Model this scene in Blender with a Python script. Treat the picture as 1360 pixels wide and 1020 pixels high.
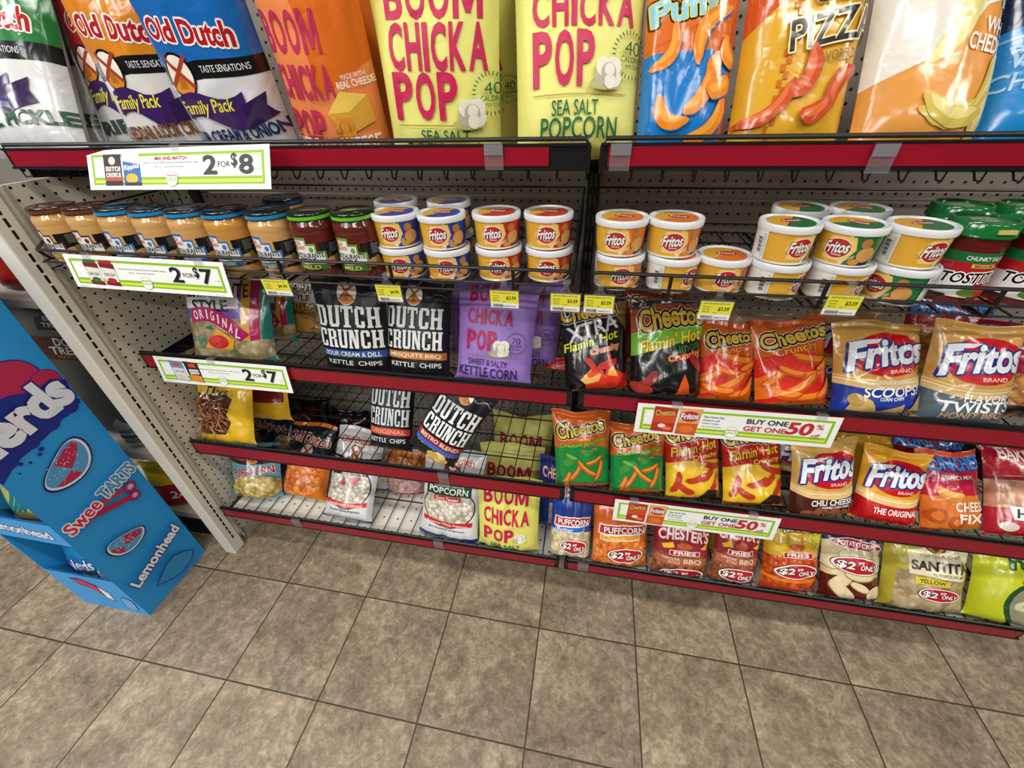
import bpy, bmesh, math, random
import numpy as np
from mathutils import Matrix, Vector, Euler

for _o in list(bpy.data.objects):
    bpy.data.objects.remove(_o)
scene = bpy.context.scene
COL = scene.collection
PI = math.pi

# ---------------------------------------------------------------- camera
cam_data = bpy.data.cameras.new('camera')
cam_data.sensor_width = 36.0
cam_data.lens = 36.0 * 543.62 / 1360.0
cam_data.clip_start = 0.01
cam = bpy.data.objects.new('camera', cam_data)
COL.objects.link(cam)
YAW, PITCH, ROLL = 0.1988, 0.6263, -0.0314
_f = Vector((-math.sin(YAW) * math.cos(PITCH), math.cos(YAW) * math.cos(PITCH), -math.sin(PITCH)))
_r = Vector((math.cos(YAW), math.sin(YAW), 0))
_u = _r.cross(_f)
_R = _r * math.cos(ROLL) + _u * math.sin(ROLL)
_U = -_r * math.sin(ROLL) + _u * math.cos(ROLL)
cam.matrix_world = Matrix(((_R.x, _U.x, -_f.x, 1.2245), (_R.y, _U.y, -_f.y, -1.1825), (_R.z, _U.z, -_f.z, 1.4309), (0, 0, 0, 1)))
scene.camera = cam

# ---------------------------------------------------------------- world and lights
world = bpy.data.worlds.new('world')
scene.world = world
world.use_nodes = True
world.node_tree.nodes['Background'].inputs[0].default_value = (1.0, 0.98, 0.95, 1)
world.node_tree.nodes['Background'].inputs[1].default_value = 0.12


def area(name, loc, sx, sy, power, col=(1.0, 0.97, 0.92), rot=(0, 0, 0)):
    d = bpy.data.lights.new(name, 'AREA')
    d.shape = 'RECTANGLE'
    d.size = sx
    d.size_y = sy
    d.energy = power
    d.color = col
    o = bpy.data.objects.new(name, d)
    o.location = loc
    o.rotation_euler = rot
    COL.objects.link(o)


# rows of ceiling fluorescents over the aisle and the next aisle
for _x in (-1.3, 0.5, 2.3, 4.1):
    area('ceiling_fluorescent', (_x, -1.15, 2.75), 1.25, 0.16, 26)
for _x in (-1.6, 0.2, 2.0, 3.8):
    area('ceiling_fluorescent', (_x, -2.9, 2.75), 1.25, 0.16, 36)
for _x in (-2.4, -0.6, 1.2, 3.0, 4.8):
    area('ceiling_fluorescent', (_x, -4.9, 2.75), 1.25, 0.2, 60, (1.0, 0.98, 0.95), (math.radians(-20), 0, 0))
# two wide unseen fill lights, added overhead to brighten the left side
area('left_fill_light', (-1.9, -2.3, 2.75), 1.2, 0.6, 70, (0.97, 0.98, 1.0))
area('left_fill_light', (-0.6, -3.6, 2.75), 1.2, 0.6, 60, (0.97, 0.98, 1.0))

scene.view_settings.view_transform = 'Standard'
scene.view_settings.look = 'None'
scene.view_settings.gamma = 1.0
scene.view_settings.use_curve_mapping = False
scene.view_settings.exposure = -0.5

# ---------------------------------------------------------------- materials


def lin(h):
    h = h.lstrip('#')
    c = [int(h[i:i + 2], 16) / 255.0 for i in (0, 2, 4)]
    return tuple(x / 12.92 if x <= 0.04045 else ((x + 0.055) / 1.055) ** 2.4 for x in c)


_mats = {}
#            rough, spec, coat, bump strength, bump scale, metallic
FINISH = {
    'foil': (0.2, 0.5, 0.4, 0.5, 15, 0.0),
    'matte': (0.42, 0.4, 0.0, 0.4, 15, 0.0),
    'paper': (0.55, 0.3, 0.0, 0.0, 0, 0.0),
    'card': (0.42, 0.4, 0.0, 0.03, 60, 0.0),
    'metal': (0.35, 0.5, 0.0, 0.0, 0, 0.0),
    'gloss': (0.12, 0.5, 0.3, 0.0, 0, 0.0),
    'strip': (0.3, 0.35, 0.0, 0.0, 0, 0.0),
    'steel': (0.28, 0.5, 0.0, 0.0, 0, 0.9),
}
# see-through windows showing the food: colours low/high, cell scale
FOOD = {
    'popcorn': ('#8a7a62', '#f4efe2', 70), 'puff_yellow': ('#8f7426', '#efdf92', 60), 'puff_orange': ('#b5460a', '#ffa34a', 62),
    'puff_pale': ('#9c8a5e', '#f3e6bd', 55), 'fries_brown': ('#5e2a18', '#b06a42', 70), 'fries_red': ('#8f2408', '#e2641c', 75), 'crisp': ('#9a8257', '#e6d2a8', 22),
    'tortilla': ('#8a7750', '#dccaa0', 34), 'corn_chip': ('#7e4f22', '#d89a52', 50), 'pink': ('#8d5f5c', '#d9b4ae', 75), 'pretzel': ('#3a1a0c', '#8a4b28', 60), 'rind': ('#a06a4a', '#eeb896', 28),
    'tan_chip': ('#846842', '#cfb382', 26), 'macaroni': ('#8f8440', '#ddd49c', 40),
}


def new_mat(name):
    m = bpy.data.materials.new(name)
    m.use_nodes = True
    nt = m.node_tree
    return m, nt, nt.nodes['Principled BSDF']


def mat(col, fin='card'):
    key = (col, fin)
    if key in _mats:
        return _mats[key]
    rough, spec, coat, bs, bscale, metal = FINISH[fin]
    m, nt, b = new_mat(('%s_%s' % (col, fin)).replace('#', 'c'))
    b.inputs['Roughness'].default_value = rough
    b.inputs['Specular IOR Level'].default_value = spec
    b.inputs['Coat Weight'].default_value = coat
    b.inputs['Coat Roughness'].default_value = 0.12
    b.inputs['Metallic'].default_value = metal
    tc = nt.nodes.new('ShaderNodeTexCoord')
    if col in FOOD:
        lo, hi, sc = FOOD[col]
        v = nt.nodes.new('ShaderNodeTexVoronoi')
        v.inputs['Scale'].default_value = sc
        if col in ('tortilla', 'tan_chip', 'crisp', 'corn_chip'):
            v.distance = 'MANHATTAN'
        nt.links.new(tc.outputs['Object'], v.inputs['Vector'])
        rmp = nt.nodes.new('ShaderNodeMapRange')
        rmp.inputs[1].default_value = 0.1
        rmp.inputs[2].default_value = 0.75
        rmp.inputs[3].default_value = 1.0
        rmp.inputs[4].default_value = 0.0
        nt.links.new(v.outputs['Distance'], rmp.inputs[0])
        mx = nt.nodes.new('ShaderNodeMix')
        mx.data_type = 'RGBA'
        mx.inputs[6].default_value = lin(lo) + (1,)
        mx.inputs[7].default_value = lin(hi) + (1,)
        sep = nt.nodes.new('ShaderNodeSeparateColor')
        nt.links.new(v.outputs['Color'], sep.inputs[0])
        mm = nt.nodes.new('ShaderNodeMath')
        mm.operation = 'MULTIPLY_ADD'
        mm.inputs[1].default_value = 0.45
        nt.links.new(sep.outputs[0], mm.inputs[0])
        m2 = nt.nodes.new('ShaderNodeMath')
        m2.operation = 'MULTIPLY'
        m2.inputs[1].default_value = 0.62
        nt.links.new(rmp.outputs[0], m2.inputs[0])
        nt.links.new(m2.outputs[0], mm.inputs[2])
        nt.links.new(mm.outputs[0], mx.inputs[0])
        nt.links.new(mx.outputs[2], b.inputs['Base Color'])
        bp = nt.nodes.new('ShaderNodeBump')
        bp.inputs['Strength'].default_value = 0.55
        bp.inputs['Distance'].default_value = 0.004
        nt.links.new(rmp.outputs[0], bp.inputs['Height'])
        nt.links.new(bp.outputs[0], b.inputs['Normal'])
    else:
        c = lin(col)
        # slight mottling so that no surface is perfectly even
        n0 = nt.nodes.new('ShaderNodeTexNoise')
        n0.inputs['Scale'].default_value = 9.0
        nt.links.new(tc.outputs['Object'], n0.inputs['Vector'])
        mx = nt.nodes.new('ShaderNodeMix')
        mx.data_type = 'RGBA'
        mx.inputs[6].default_value = tuple(x * 0.93 for x in c) + (1,)
        mx.inputs[7].default_value = tuple(min(1, x * 1.05) for x in c) + (1,)
        nt.links.new(n0.outputs[0], mx.inputs[0])
        nt.links.new(mx.outputs[2], b.inputs['Base Color'])
        if bs > 0:
            n = nt.nodes.new('ShaderNodeTexNoise')
            n.inputs['Scale'].default_value = bscale
            n.inputs['Detail'].default_value = 2.0
            n.inputs['Distortion'].default_value = 0.8
            nt.links.new(tc.outputs['Object'], n.inputs['Vector'])
            bp = nt.nodes.new('ShaderNodeBump')
            bp.inputs['Strength'].default_value = bs
            bp.inputs['Distance'].default_value = 0.008
            # ridged noise: sharp creases between smooth facets, as in crinkled film
            s1 = nt.nodes.new('ShaderNodeMath')
            s1.operation = 'SUBTRACT'
            s1.inputs[1].default_value = 0.5
            s2 = nt.nodes.new('ShaderNodeMath')
            s2.operation = 'ABSOLUTE'
            nt.links.new(n.outputs[0], s1.inputs[0])
            nt.links.new(s1.outputs[0], s2.inputs[0])
            nt.links.new(s2.outputs[0], bp.inputs['Height'])
            nt.links.new(bp.outputs[0], b.inputs['Normal'])
    _mats[key] = m
    return m


def floor_mat():
    m, nt, b = new_mat('stone_look_floor_tile')
    N, L = nt.nodes.new, nt.links.new
    T = 0.3048
    geo = N('ShaderNodeNewGeometry')
    mp = N('ShaderNodeMapping')
    mp.inputs['Location'].default_value = (0.0539 / T, 0.568 / T, 0)
    mp.inputs['Scale'].default_value = (1 / T, 1 / T, 1 / T)
    L(geo.outputs['Position'], mp.inputs['Vector'])
    sx = N('ShaderNodeSeparateXYZ')
    L(mp.outputs[0], sx.inputs[0])

    def M(op, a, bb=None, c=None):
        n = N('ShaderNodeMath')
        n.operation = op
        for i, v in enumerate((a, bb, c)):
            if v is None:
                continue
            if isinstance(v, (int, float)):
                n.inputs[i].default_value = v
            else:
                L(v, n.inputs[i])
        return n.outputs[0]
    edges = []
    for ax in (0, 1):
        fr = M('FRACT', sx.outputs[ax])
        edges.append(M('MINIMUM', fr, M('SUBTRACT', 1.0, fr)))
    d = M('MINIMUM', edges[0], edges[1])
    grout = M('LESS_THAN', d, 0.0072)
    cell = N('ShaderNodeCombineXYZ')
    L(M('FLOOR', sx.outputs[0]), cell.inputs[0])
    L(M('FLOOR', sx.outputs[1]), cell.inputs[1])
    wn = N('ShaderNodeTexWhiteNoise')
    L(cell.outputs[0], wn.inputs['Vector'])
    off = N('ShaderNodeVectorMath')
    off.operation = 'MULTIPLY_ADD'
    L(wn.outputs['Color'], off.inputs[0])
    off.inputs[1].default_value = (7, 7, 7)
    L(geo.outputs['Position'], off.inputs[2])

    def noise(sc, det, dist=0.0, rough=0.6):
        n = N('ShaderNodeTexNoise')
        n.inputs['Scale'].default_value = sc
        n.inputs['Detail'].default_value = det
        n.inputs['Roughness'].default_value = rough
        n.inputs['Distortion'].default_value = dist
        L(off.outputs[0], n.inputs['Vector'])
        return n.outputs[0]
    n1, n2, n3 = noise(5.5, 5, 0.8), noise(38, 6, 0.5, 0.7), noise(120, 4, 0.2)
    r = N('ShaderNodeValToRGB')
    e = r.color_ramp.elements
    e[0].position, e[0].color = 0.36, lin('#5c4f3e') + (1,)
    e[1].position, e[1].color = 0.66, lin('#c0b296') + (1,)
    k = e.new(0.5)
    k.color = lin('#8b7d68') + (1,)
    L(M('ADD', M('MULTIPLY', n1, 0.36), M('ADD', M('MULTIPLY', n2, 0.44), M('MULTIPLY', n3, 0.2))), r.inputs[0])
    tint = N('ShaderNodeMix')
    tint.data_type = 'RGBA'
    tint.blend_type = 'MULTIPLY'
    L(M('MULTIPLY', noise(3.0, 2, 1.0), 0.45), tint.inputs[0])
    L(r.outputs[0], tint.inputs[6])
    tint.inputs[7].default_value = (0.92, 0.74, 0.62, 1)
    pit = M('LESS_THAN', noise(70, 5, 1.2, 0.75), 0.36)
    pt = N('ShaderNodeMix')
    pt.data_type = 'RGBA'
    L(M('MULTIPLY', pit, 0.6), pt.inputs[0])
    L(tint.outputs[2], pt.inputs[6])
    pt.inputs[7].default_value = lin('#5d4f42') + (1,)
    bri = N('ShaderNodeHueSaturation')
    L(pt.outputs[2], bri.inputs['Color'])
    L(M('MULTIPLY_ADD', wn.outputs['Value'], 0.16, 0.92), bri.inputs['Value'])
    gm = N('ShaderNodeMix')
    gm.data_type = 'RGBA'
    L(grout, gm.inputs[0])
    L(bri.outputs[0], gm.inputs[6])
    gm.inputs[7].default_value = lin('#3c3122') + (1,)
    L(gm.outputs[2], b.inputs['Base Color'])
    L(M('MULTIPLY_ADD', n2, 0.25, 0.3), b.inputs['Roughness'])
    bp = N('ShaderNodeBump')
    bp.inputs['Strength'].default_value = 0.25
    bp.inputs['Distance'].default_value = 0.003
    L(M('ADD', M('MULTIPLY', M('MINIMUM', d, 0.012), 60.0), M('MULTIPLY', n2, 0.35)), bp.inputs['Height'])
    L(bp.outputs[0], b.inputs['Normal'])
    return m


def peg_mat(name, col, a0, a1, pitch=0.0254, rad=0.0034, o0=0.0, o1=0.0):
    """perforated sheet: dark punched holes on a square pitch in the two given axes"""
    m, nt, b = new_mat(name)
    N, L = nt.nodes.new, nt.links.new
    geo = N('ShaderNodeNewGeometry')
    sx = N('ShaderNodeSeparateXYZ')
    L(geo.outputs['Position'], sx.inputs[0])

    def M(op, a, bb=None, c=None):
        n = N('ShaderNodeMath')
        n.operation = op
        for i, v in enumerate((a, bb, c)):
            if v is None:
                continue
            if isinstance(v, (int, float)):
                n.inputs[i].default_value = v
            else:
                L(v, n.inputs[i])
        return n.outputs[0]
    q = []
    for ax, o in ((a0, o0), (a1, o1)):
        fr = M('SUBTRACT', M('FRACT', M('MULTIPLY_ADD', sx.outputs[ax], 1 / pitch, o)), 0.5)
        q.append(M('MULTIPLY', fr, fr))
    hole = M('LESS_THAN', M('ADD', q[0], q[1]), (rad / pitch) ** 2)
    mx = N('ShaderNodeMix')
    mx.data_type = 'RGBA'
    L(hole, mx.inputs[0])
    mx.inputs[6].default_value = lin(col) + (1,)
    mx.inputs[7].default_value = (0.008, 0.007, 0.006, 1)
    L(mx.outputs[2], b.inputs['Base Color'])
    b.inputs['Roughness'].default_value = 0.5
    return m


def clear_mat():
    if 'clear' in _mats:
        return _mats['clear']
    m, nt, b = new_mat('clear_plastic')
    b.inputs['Base Color'].default_value = (0.35, 0.34, 0.35, 1)
    b.inputs['Roughness'].default_value = 0.2
    b.inputs['Specular IOR Level'].default_value = 0.25
    b.inputs['Alpha'].default_value = 0.16
    _mats['clear'] = m
    return m


# ---------------------------------------------------------------- mesh helpers


def tag(o, label, cat, group=None, kind=None):
    if label:
        o['label'] = label
    if cat:
        o['category'] = cat
    if group:
        o['group'] = group
    if kind:
        o['kind'] = kind
    return o


def empty(name, loc, label=None, cat=None, group=None):
    o = bpy.data.objects.new(name, None)
    o.empty_display_size = 0.05
    o.location = loc
    COL.objects.link(o)
    return tag(o, label, cat, group)


def box(bm, x0, y0, z0, x1, y1, z1):
    r = bmesh.ops.create_cube(bm, size=1.0)
    bmesh.ops.scale(bm, vec=(x1 - x0, y1 - y0, z1 - z0), verts=r['verts'])
    bmesh.ops.translate(bm, vec=((x0 + x1) / 2, (y0 + y1) / 2, (z0 + z1) / 2), verts=r['verts'])
    return r['verts']


def rod(bm, pts, r, n=6):
    """a round wire through the points"""
    pts = [Vector(p) for p in pts]
    rings = []
    for i, p in enumerate(pts):
        a = pts[max(0, i - 1)]
        c = pts[min(len(pts) - 1, i + 1)]
        t = (c - a).normalized()
        ref = Vector((0, 0, 1)) if abs(t.z) < 0.9 else Vector((1, 0, 0))
        s = t.cross(ref).normalized()
        w = s.cross(t)
        rings.append([bm.verts.new(p + s * (r * math.cos(2 * PI * k / n)) + w * (r * math.sin(2 * PI * k / n))) for k in range(n)])
    for a, c in zip(rings, rings[1:]):
        for k in range(n):
            bm.faces.new((a[k], a[(k + 1) % n], c[(k + 1) % n], c[k]))
    bm.faces.new(rings[0][::-1])
    bm.faces.new(rings[-1])


def link(name, bm, m, parent=None, smooth=False, bevel=0.0, loc=None):
    bmesh.ops.recalc_face_normals(bm, faces=bm.faces)
    me = bpy.data.meshes.new(name)
    bm.to_mesh(me)
    bm.free()
    for x in (m if isinstance(m, (list, tuple)) else [m]):
        me.materials.append(x)
    if smooth:
        for p in me.polygons:
            p.use_smooth = True
    o = bpy.data.objects.new(name, me)
    COL.objects.link(o)
    if parent:
        o.parent = parent
    if loc:
        o.location = loc
    if bevel:
        md = o.modifiers.new('bevel', 'BEVEL')
        md.width = bevel
        md.segments = 2
        md.limit_method = 'ANGLE'
    return o


def lathe(name, prof, m, parent=None, n=40, loc=None, cap=True):
    bm = bmesh.new()
    rings = []
    for r, z in prof:
        rings.append([bm.verts.new((r * math.cos(2 * PI * k / n), r * math.sin(2 * PI * k / n), z)) for k in range(n)])
    for a, c in zip(rings, rings[1:]):
        for k in range(n):
            bm.faces.new((a[k], a[(k + 1) % n], c[(k + 1) % n], c[k]))
    if cap:
        bm.faces.new(rings[0][::-1])
        bm.faces.new(rings[-1])
    o = link(name, bm, m, parent, smooth=True, loc=loc)
    md = o.modifiers.new('edges', 'EDGE_SPLIT')
    md.split_angle = math.radians(42)
    return o


# ---------------------------------------------------------------- printed artwork: 2-D shapes laid onto a curved sheet
_gl = {}


def glyph(text, bold):
    k = (text, bold)
    if k not in _gl:
        cu = bpy.data.curves.new('lettering', 'FONT')
        cu.body = text
        cu.fill_mode = 'FRONT'
        cu.resolution_u = 3
        cu.offset = bold * 0.42
        o = bpy.data.objects.new('lettering', cu)
        me = bpy.data.meshes.new_from_object(o)
        v = np.array([(p.co.x, p.co.y) for p in me.vertices]) if len(me.vertices) else np.zeros((0, 2))
        f = [tuple(p.vertices) for p in me.polygons]
        if len(v):
            lo, hi = v.min(0), v.max(0)
            v = (v - lo) / np.maximum(hi - lo, 1e-6)
        _gl[k] = (v, f)
        bpy.data.objects.remove(o)
        bpy.data.curves.remove(cu)
        bpy.data.meshes.remove(me)
    return _gl[k]


SLAB = {
    'D': [(0, 0, .6, .1), (0, .9, .6, 1), (.08, 0, .38, 1), (.62, .12, .92, .88), (.5, 0, .8, .13), (.5, .87, .8, 1)],
    'U': [(0, .9, .42, 1), (.58, .9, 1, 1), (.07, .1, .36, 1), (.64, .1, .93, 1), (.15, 0, .85, .14)],
    'T': [(0, .86, 1, 1), (0, .7, .12, 1), (.88, .7, 1, 1), (.34, 0, .66, 1), (.2, 0, .8, .1)],
    'C': [(.07, .12, .38, .88), (.18, 0, .85, .13), (.18, .87, .85, 1), (.65, .65, .93, .93), (.65, .07, .93, .33)],
    'H': [(.07, 0, .36, 1), (.64, 0, .93, 1), (0, .9, .43, 1), (.57, .9, 1, 1), (0, 0, .43, .1), (.57, 0, 1, .1), (.3, .43, .7, .57)],
    'R': [(.07, 0, .37, 1), (0, .9, .75, 1), (0, 0, .45, .1), (.6, .55, .92, .92), (.3, .45, .75, .57), (.62, 0, .92, .47), (.58, 0, 1, .1)],
    'N': [(.07, 0, .3, 1), (.7, 0, .93, 1), (0, .9, .4, 1), (0, 0, .38, .1), (.6, .9, 1, 1), 'diag'],
}


def T(s, u, v, w, h, c, rot=0.0, shear=0.0, arc=0.0, bold=0.03, out=(), taper=0.0, slab=False):
    return ('t', s, u, v, w, h, c, rot, shear, arc, bold, out, taper, slab)


def E(u, v, ru, rv, c, rot=0.0, n=28):
    return ('e', u, v, ru, rv, c, rot, n)


def P(pts, c):
    return ('p', pts, c)


def Rr(u0, v0, u1, v1, c):
    return ('p', [(u0, v0), (u1, v0), (u1, v1), (u0, v1)], c)


def band(v0, v1, c, sag=0.0, sag1=None, u0=0.0, u1=1.0, n=12):
    """a stripe across the sheet whose edges bow by sag"""
    sag1 = sag if sag1 is None else sag1
    a = [(u0 + (u1 - u0) * i / n, v0 + sag * (1 - (2 * i / n - 1) ** 2)) for i in range(n + 1)]
    b = [(u0 + (u1 - u0) * i / n, v1 + sag1 * (1 - (2 * i / n - 1) ** 2)) for i in range(n + 1)]
    return ('q', a, b, c)


def curl(u, v, ln, wd, ang, c, bend=0.6, n=9):
    """a curved puffed stick; ln and wd in metres, ang in degrees"""
    return ('c', u, v, ln, wd, ang, c, bend, n)


def art_faces(el, W, H):
    """element -> list of (verts in metres on the sheet, faces), colour"""
    t = el[0]
    if t == 'p':
        return [(np.array([(u * W, v * H) for u, v in el[1]]), [tuple(range(len(el[1])))])], el[2]
    if t == 'q':
        a, b = el[1], el[2]
        n = len(a)
        vs = np.array([(u * W, v * H) for u, v in a + b])
        return [(vs, [(i, i + 1, n + i + 1, n + i) for i in range(n - 1)])], el[3]
    if t == 'e':
        _, u, v, ru, rv, c, rot, n = el
        a = np.linspace(0, 2 * PI, n, endpoint=False)
        x, y = ru * W * np.cos(a), rv * H * np.sin(a)
        cr, sr = math.cos(rot), math.sin(rot)
        return [(np.stack([u * W + x * cr - y * sr, v * H + x * sr + y * cr], -1), [tuple(range(n))])], c
    if t == 'c':
        _, u, v, ln, wd, ang, c, bend, n = el
        s = np.linspace(-1, 1, n)
        x = s * ln / 2
        y = bend * ln * 0.35 * (s ** 2 - 0.4)
        w = wd / 2 * np.sqrt(np.clip(1.02 - s ** 6, 0.05, 1))
        top = np.stack([x, y + w], -1)
        bot = np.stack([x, y - w], -1)
        vs = np.concatenate([top, bot])
        a = math.radians(ang)
        R = np.array([[math.cos(a), math.sin(a)], [-math.sin(a), math.cos(a)]])
        vs = vs @ R + np.array([u * W, v * H])
        return [(vs, [(i, n + i, n + i + 1, i + 1) for i in range(n - 1)])], c
    if t == 't':
        _, s, u, v, w, h, c, rot, shear, arc, bold, out, taper, slab = el
        if slab:
            vs, fs = [], []
            k = len(s)
            for i, ch in enumerate(s):
                for rc in SLAB[ch]:
                    q = [(.1, 1), (.42, 1), (.92, 0), (.62, 0)] if rc == 'diag' else [(rc[0], rc[1]), (rc[2], rc[1]), (rc[2], rc[3]), (rc[0], rc[3])]
                    fs.append(tuple(range(len(vs), len(vs) + 4)))
                    vs += [((i + 0.04 + 0.92 * x) / k, y) for x, y in q]
            vs = np.array(vs, float)
        else:
            vs, fs = glyph(s, bold)
            if not len(vs):
                return [], c
        x, y = vs[:, 0] - 0.5, vs[:, 1] - 0.5
        y = y * (1 + taper * x * 2)
        X, Y = x * w * W, y * h * H
        X = X + shear * Y
        Y = Y + arc * h * H * (1 - 4 * x * x)
        cr, sr = math.cos(rot), math.sin(rot)
        pos = np.stack([u * W + X * cr - Y * sr, v * H + X * sr + Y * cr], -1)
        if slab:
            return [(pos[list(f)], [(0, 1, 2, 3)]) for f in fs], c
        return [(pos, fs)], c
    raise ValueError(t)


def expand(art, W, H):
    """-> list of (verts metres, faces, colour, layer)"""
    out = []
    layer = 0
    for el in art:
        if el[0] == 't' and el[11]:
            for col, rad in el[11]:
                fs, _ = art_faces(el, W, H)
                for vs, f in fs:
                    for k in range(8):
                        a = k * PI / 4
                        out.append((vs + rad * np.array([math.cos(a), math.sin(a)]), f, col, layer + 0.11 * k))
                layer += 1
        fs, c = art_faces(el, W, H)
        for n, (vs, f) in enumerate(fs):
            out.append((vs, f, c, layer + 0.11 * (n % 8)))
        layer += 1
    return out


def sheet(name, grid, W, H, art, base, fin, parent=None, back=None, step=0.00016, eps=0.00035, hv=None, y0=0.0):
    """mesh from a grid of points (rows bottom to top); printed art follows the surface; back is an optional second grid"""
    nv, nu = grid.shape[0] - 1, grid.shape[1] - 1
    du = np.gradient(grid, axis=1)
    dv = np.gradient(grid, axis=0)
    nrm = np.cross(du, dv)
    nrm /= np.maximum(np.linalg.norm(nrm, axis=2, keepdims=True), 1e-9)
    verts = [grid.reshape(-1, 3)]
    norms = [nrm.reshape(-1, 3)]
    w1 = nu + 1
    faces = []
    for j in range(nv):
        for i in range(nu):
            faces += [(j * w1 + i, j * w1 + i + 1, (j + 1) * w1 + i + 1), (j * w1 + i, (j + 1) * w1 + i + 1, (j + 1) * w1 + i)]
    mats = [mat(base, fin)]
    midx = [0] * len(faces)
    off = (nu + 1) * (nv + 1)
    if back is not None:
        verts.append(back.reshape(-1, 3))
        nb = -np.cross(np.gradient(back, axis=1), np.gradient(back, axis=0))
        nb /= np.maximum(np.linalg.norm(nb, axis=2, keepdims=True), 1e-9)
        norms.append(nb.reshape(-1, 3))
        bf = [(off + j * (nu + 1) + i, off + (j + 1) * (nu + 1) + i, off + (j + 1) * (nu + 1) + i + 1, off + j * (nu + 1) + i + 1) for j in range(nv) for i in range(nu)]
        faces += bf
        midx += [0] * len(bf)
        off *= 2
    els = expand(art, W, hv or H)
    if els:
        bm = bmesh.new()
        cols = []
        for vs, fs, c, layer in els:
            if c not in cols:
                cols.append(c)
            ci = cols.index(c)
            bv = [bm.verts.new((p[0] / W * nu, (p[1] + y0) / H * nv, float(layer))) for p in vs]
            for f in fs:
                try:
                    bm.faces.new([bv[i] for i in f]).material_index = ci
                except ValueError:
                    pass
        big = [f for f in bm.faces if len(f.verts) > 4]
        if big:
            bmesh.ops.triangulate(bm, faces=big)
        for ax, n in ((0, nu), (1, nv)):
            lo = min(v.co[ax] for v in bm.verts)
            hi = max(v.co[ax] for v in bm.verts)
            no = (1, 0, 0) if ax == 0 else (0, 1, 0)
            for k in range(max(0, int(math.floor(lo))), min(n, int(math.ceil(hi))) + 1):
                if not (lo < k < hi):
                    continue
                co = (k, 0, 0) if ax == 0 else (0, k, 0)
                bmesh.ops.bisect_plane(bm, geom=bm.verts[:] + bm.edges[:] + bm.faces[:], dist=1e-5, plane_co=co, plane_no=no, clear_inner=(k == 0), clear_outer=(k == n))
        if nu > 2 and nv > 2:
            # cut along the cell diagonals as well, so that the print lies exactly on the facets
            d = [v.co.x - v.co.y for v in bm.verts]
            if d:
                for k in range(int(math.ceil(min(d))), int(math.floor(max(d))) + 1):
                    bmesh.ops.bisect_plane(bm, geom=bm.verts[:] + bm.edges[:] + bm.faces[:], dist=1e-5, plane_co=(k, 0, 0), plane_no=(1, -1, 0))
        for f in bm.faces:
            if f.calc_area() > 0:
                f.normal_update()
                if f.normal.z < 0:
                    f.normal_flip()
        bm.verts.ensure_lookup_table()
        bm.verts.index_update()
        if len(bm.verts):
            q = np.array([v.co[:] for v in bm.verts])
            q[:, 0] = np.clip(q[:, 0], 0, nu)
            q[:, 1] = np.clip(q[:, 1], 0, nv)
            i = np.minimum(q[:, 0].astype(int), nu - 1)
            j = np.minimum(q[:, 1].astype(int), nv - 1)
            a = (q[:, 0] - i)[:, None]
            b = (q[:, 1] - j)[:, None]

            def lerp(g):
                p00, p10, p01, p11 = g[j, i], g[j, i + 1], g[j + 1, i], g[j + 1, i + 1]
                return np.where(a >= b, p00 + a * (p10 - p00) + b * (p11 - p10), p00 + b * (p01 - p00) + a * (p11 - p01))
            nn = lerp(nrm)
            nn /= np.maximum(np.linalg.norm(nn, axis=1, keepdims=True), 1e-9)
            verts.append(lerp(grid) + nn * (eps + step * q[:, 2:3]))
            norms.append(nn)
            for f in bm.faces:
                faces.append(tuple(off + v.index for v in f.verts))
                midx.append(1 + f.material_index)
            mats += [mat(c, fin) for c in cols]
        bm.free()
    verts = np.concatenate(verts)
    norms = np.concatenate(norms)
    me = bpy.data.meshes.new(name)
    me.from_pydata(verts.tolist(), [], faces)
    for m in mats:
        me.materials.append(m)
    me.polygons.foreach_set('material_index', midx)
    me.polygons.foreach_set('use_smooth', [True] * len(faces))
    me.update()
    me.normals_split_custom_set_from_vertices(norms.tolist())
    o = bpy.data.objects.new(name, me)
    COL.objects.link(o)
    if parent:
        o.parent = parent
    return o


def flat(W, H, nu=1, nv=1, y=0.0):
    g = np.zeros((nv + 1, nu + 1, 3))
    g[..., 0] = np.linspace(-W / 2, W / 2, nu + 1)[None, :]
    g[..., 1] = y
    g[..., 2] = np.linspace(0, H, nv + 1)[:, None]
    return g

# ================================================================ the setting
W1 = 1.2192
BLACK = mat('#0b0b0c', 'metal')
RED = mat('#8e0d22', 'strip')
BEIGE = mat('#b7b0a0', 'card')
WHITE = mat('#dcd9d2', 'card')

bm = bmesh.new()
for a in ((-3.2, -3.6), (4.6, -3.6), (4.6, 1.2), (-3.2, 1.2)):
    bm.verts.new((a[0], a[1], 0))
bm.faces.new(bm.verts)
tag(link('floor', bm, floor_mat()), 'brown stone-look tiled floor with dark grout lines', 'floor', kind='structure')

bm = bmesh.new()
box(bm, -3.2, 1.2, 0, 4.6, 1.25, 3.0)
tag(link('wall_back', bm, mat('#b9b4aa', 'paper')), 'plain pale wall behind the shelving', 'wall', kind='structure')

# back of the main gondola: perforated panels, uprights and rails
gon = empty('gondola_frame', (1.2, 0.03, 0), 'beige perforated back panels and black slotted posts behind the snack shelves', 'shelf frame')


def sub(o):
    o.matrix_parent_inverse = Matrix.Identity(4)
    return o


def kid(name, bm, m, root, **k):
    """mesh built in world coordinates, parented to a thing that stands at root.location"""
    bmesh.ops.translate(bm, vec=-root.location, verts=bm.verts)
    return link(name, bm, m, root, **k)


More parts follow.
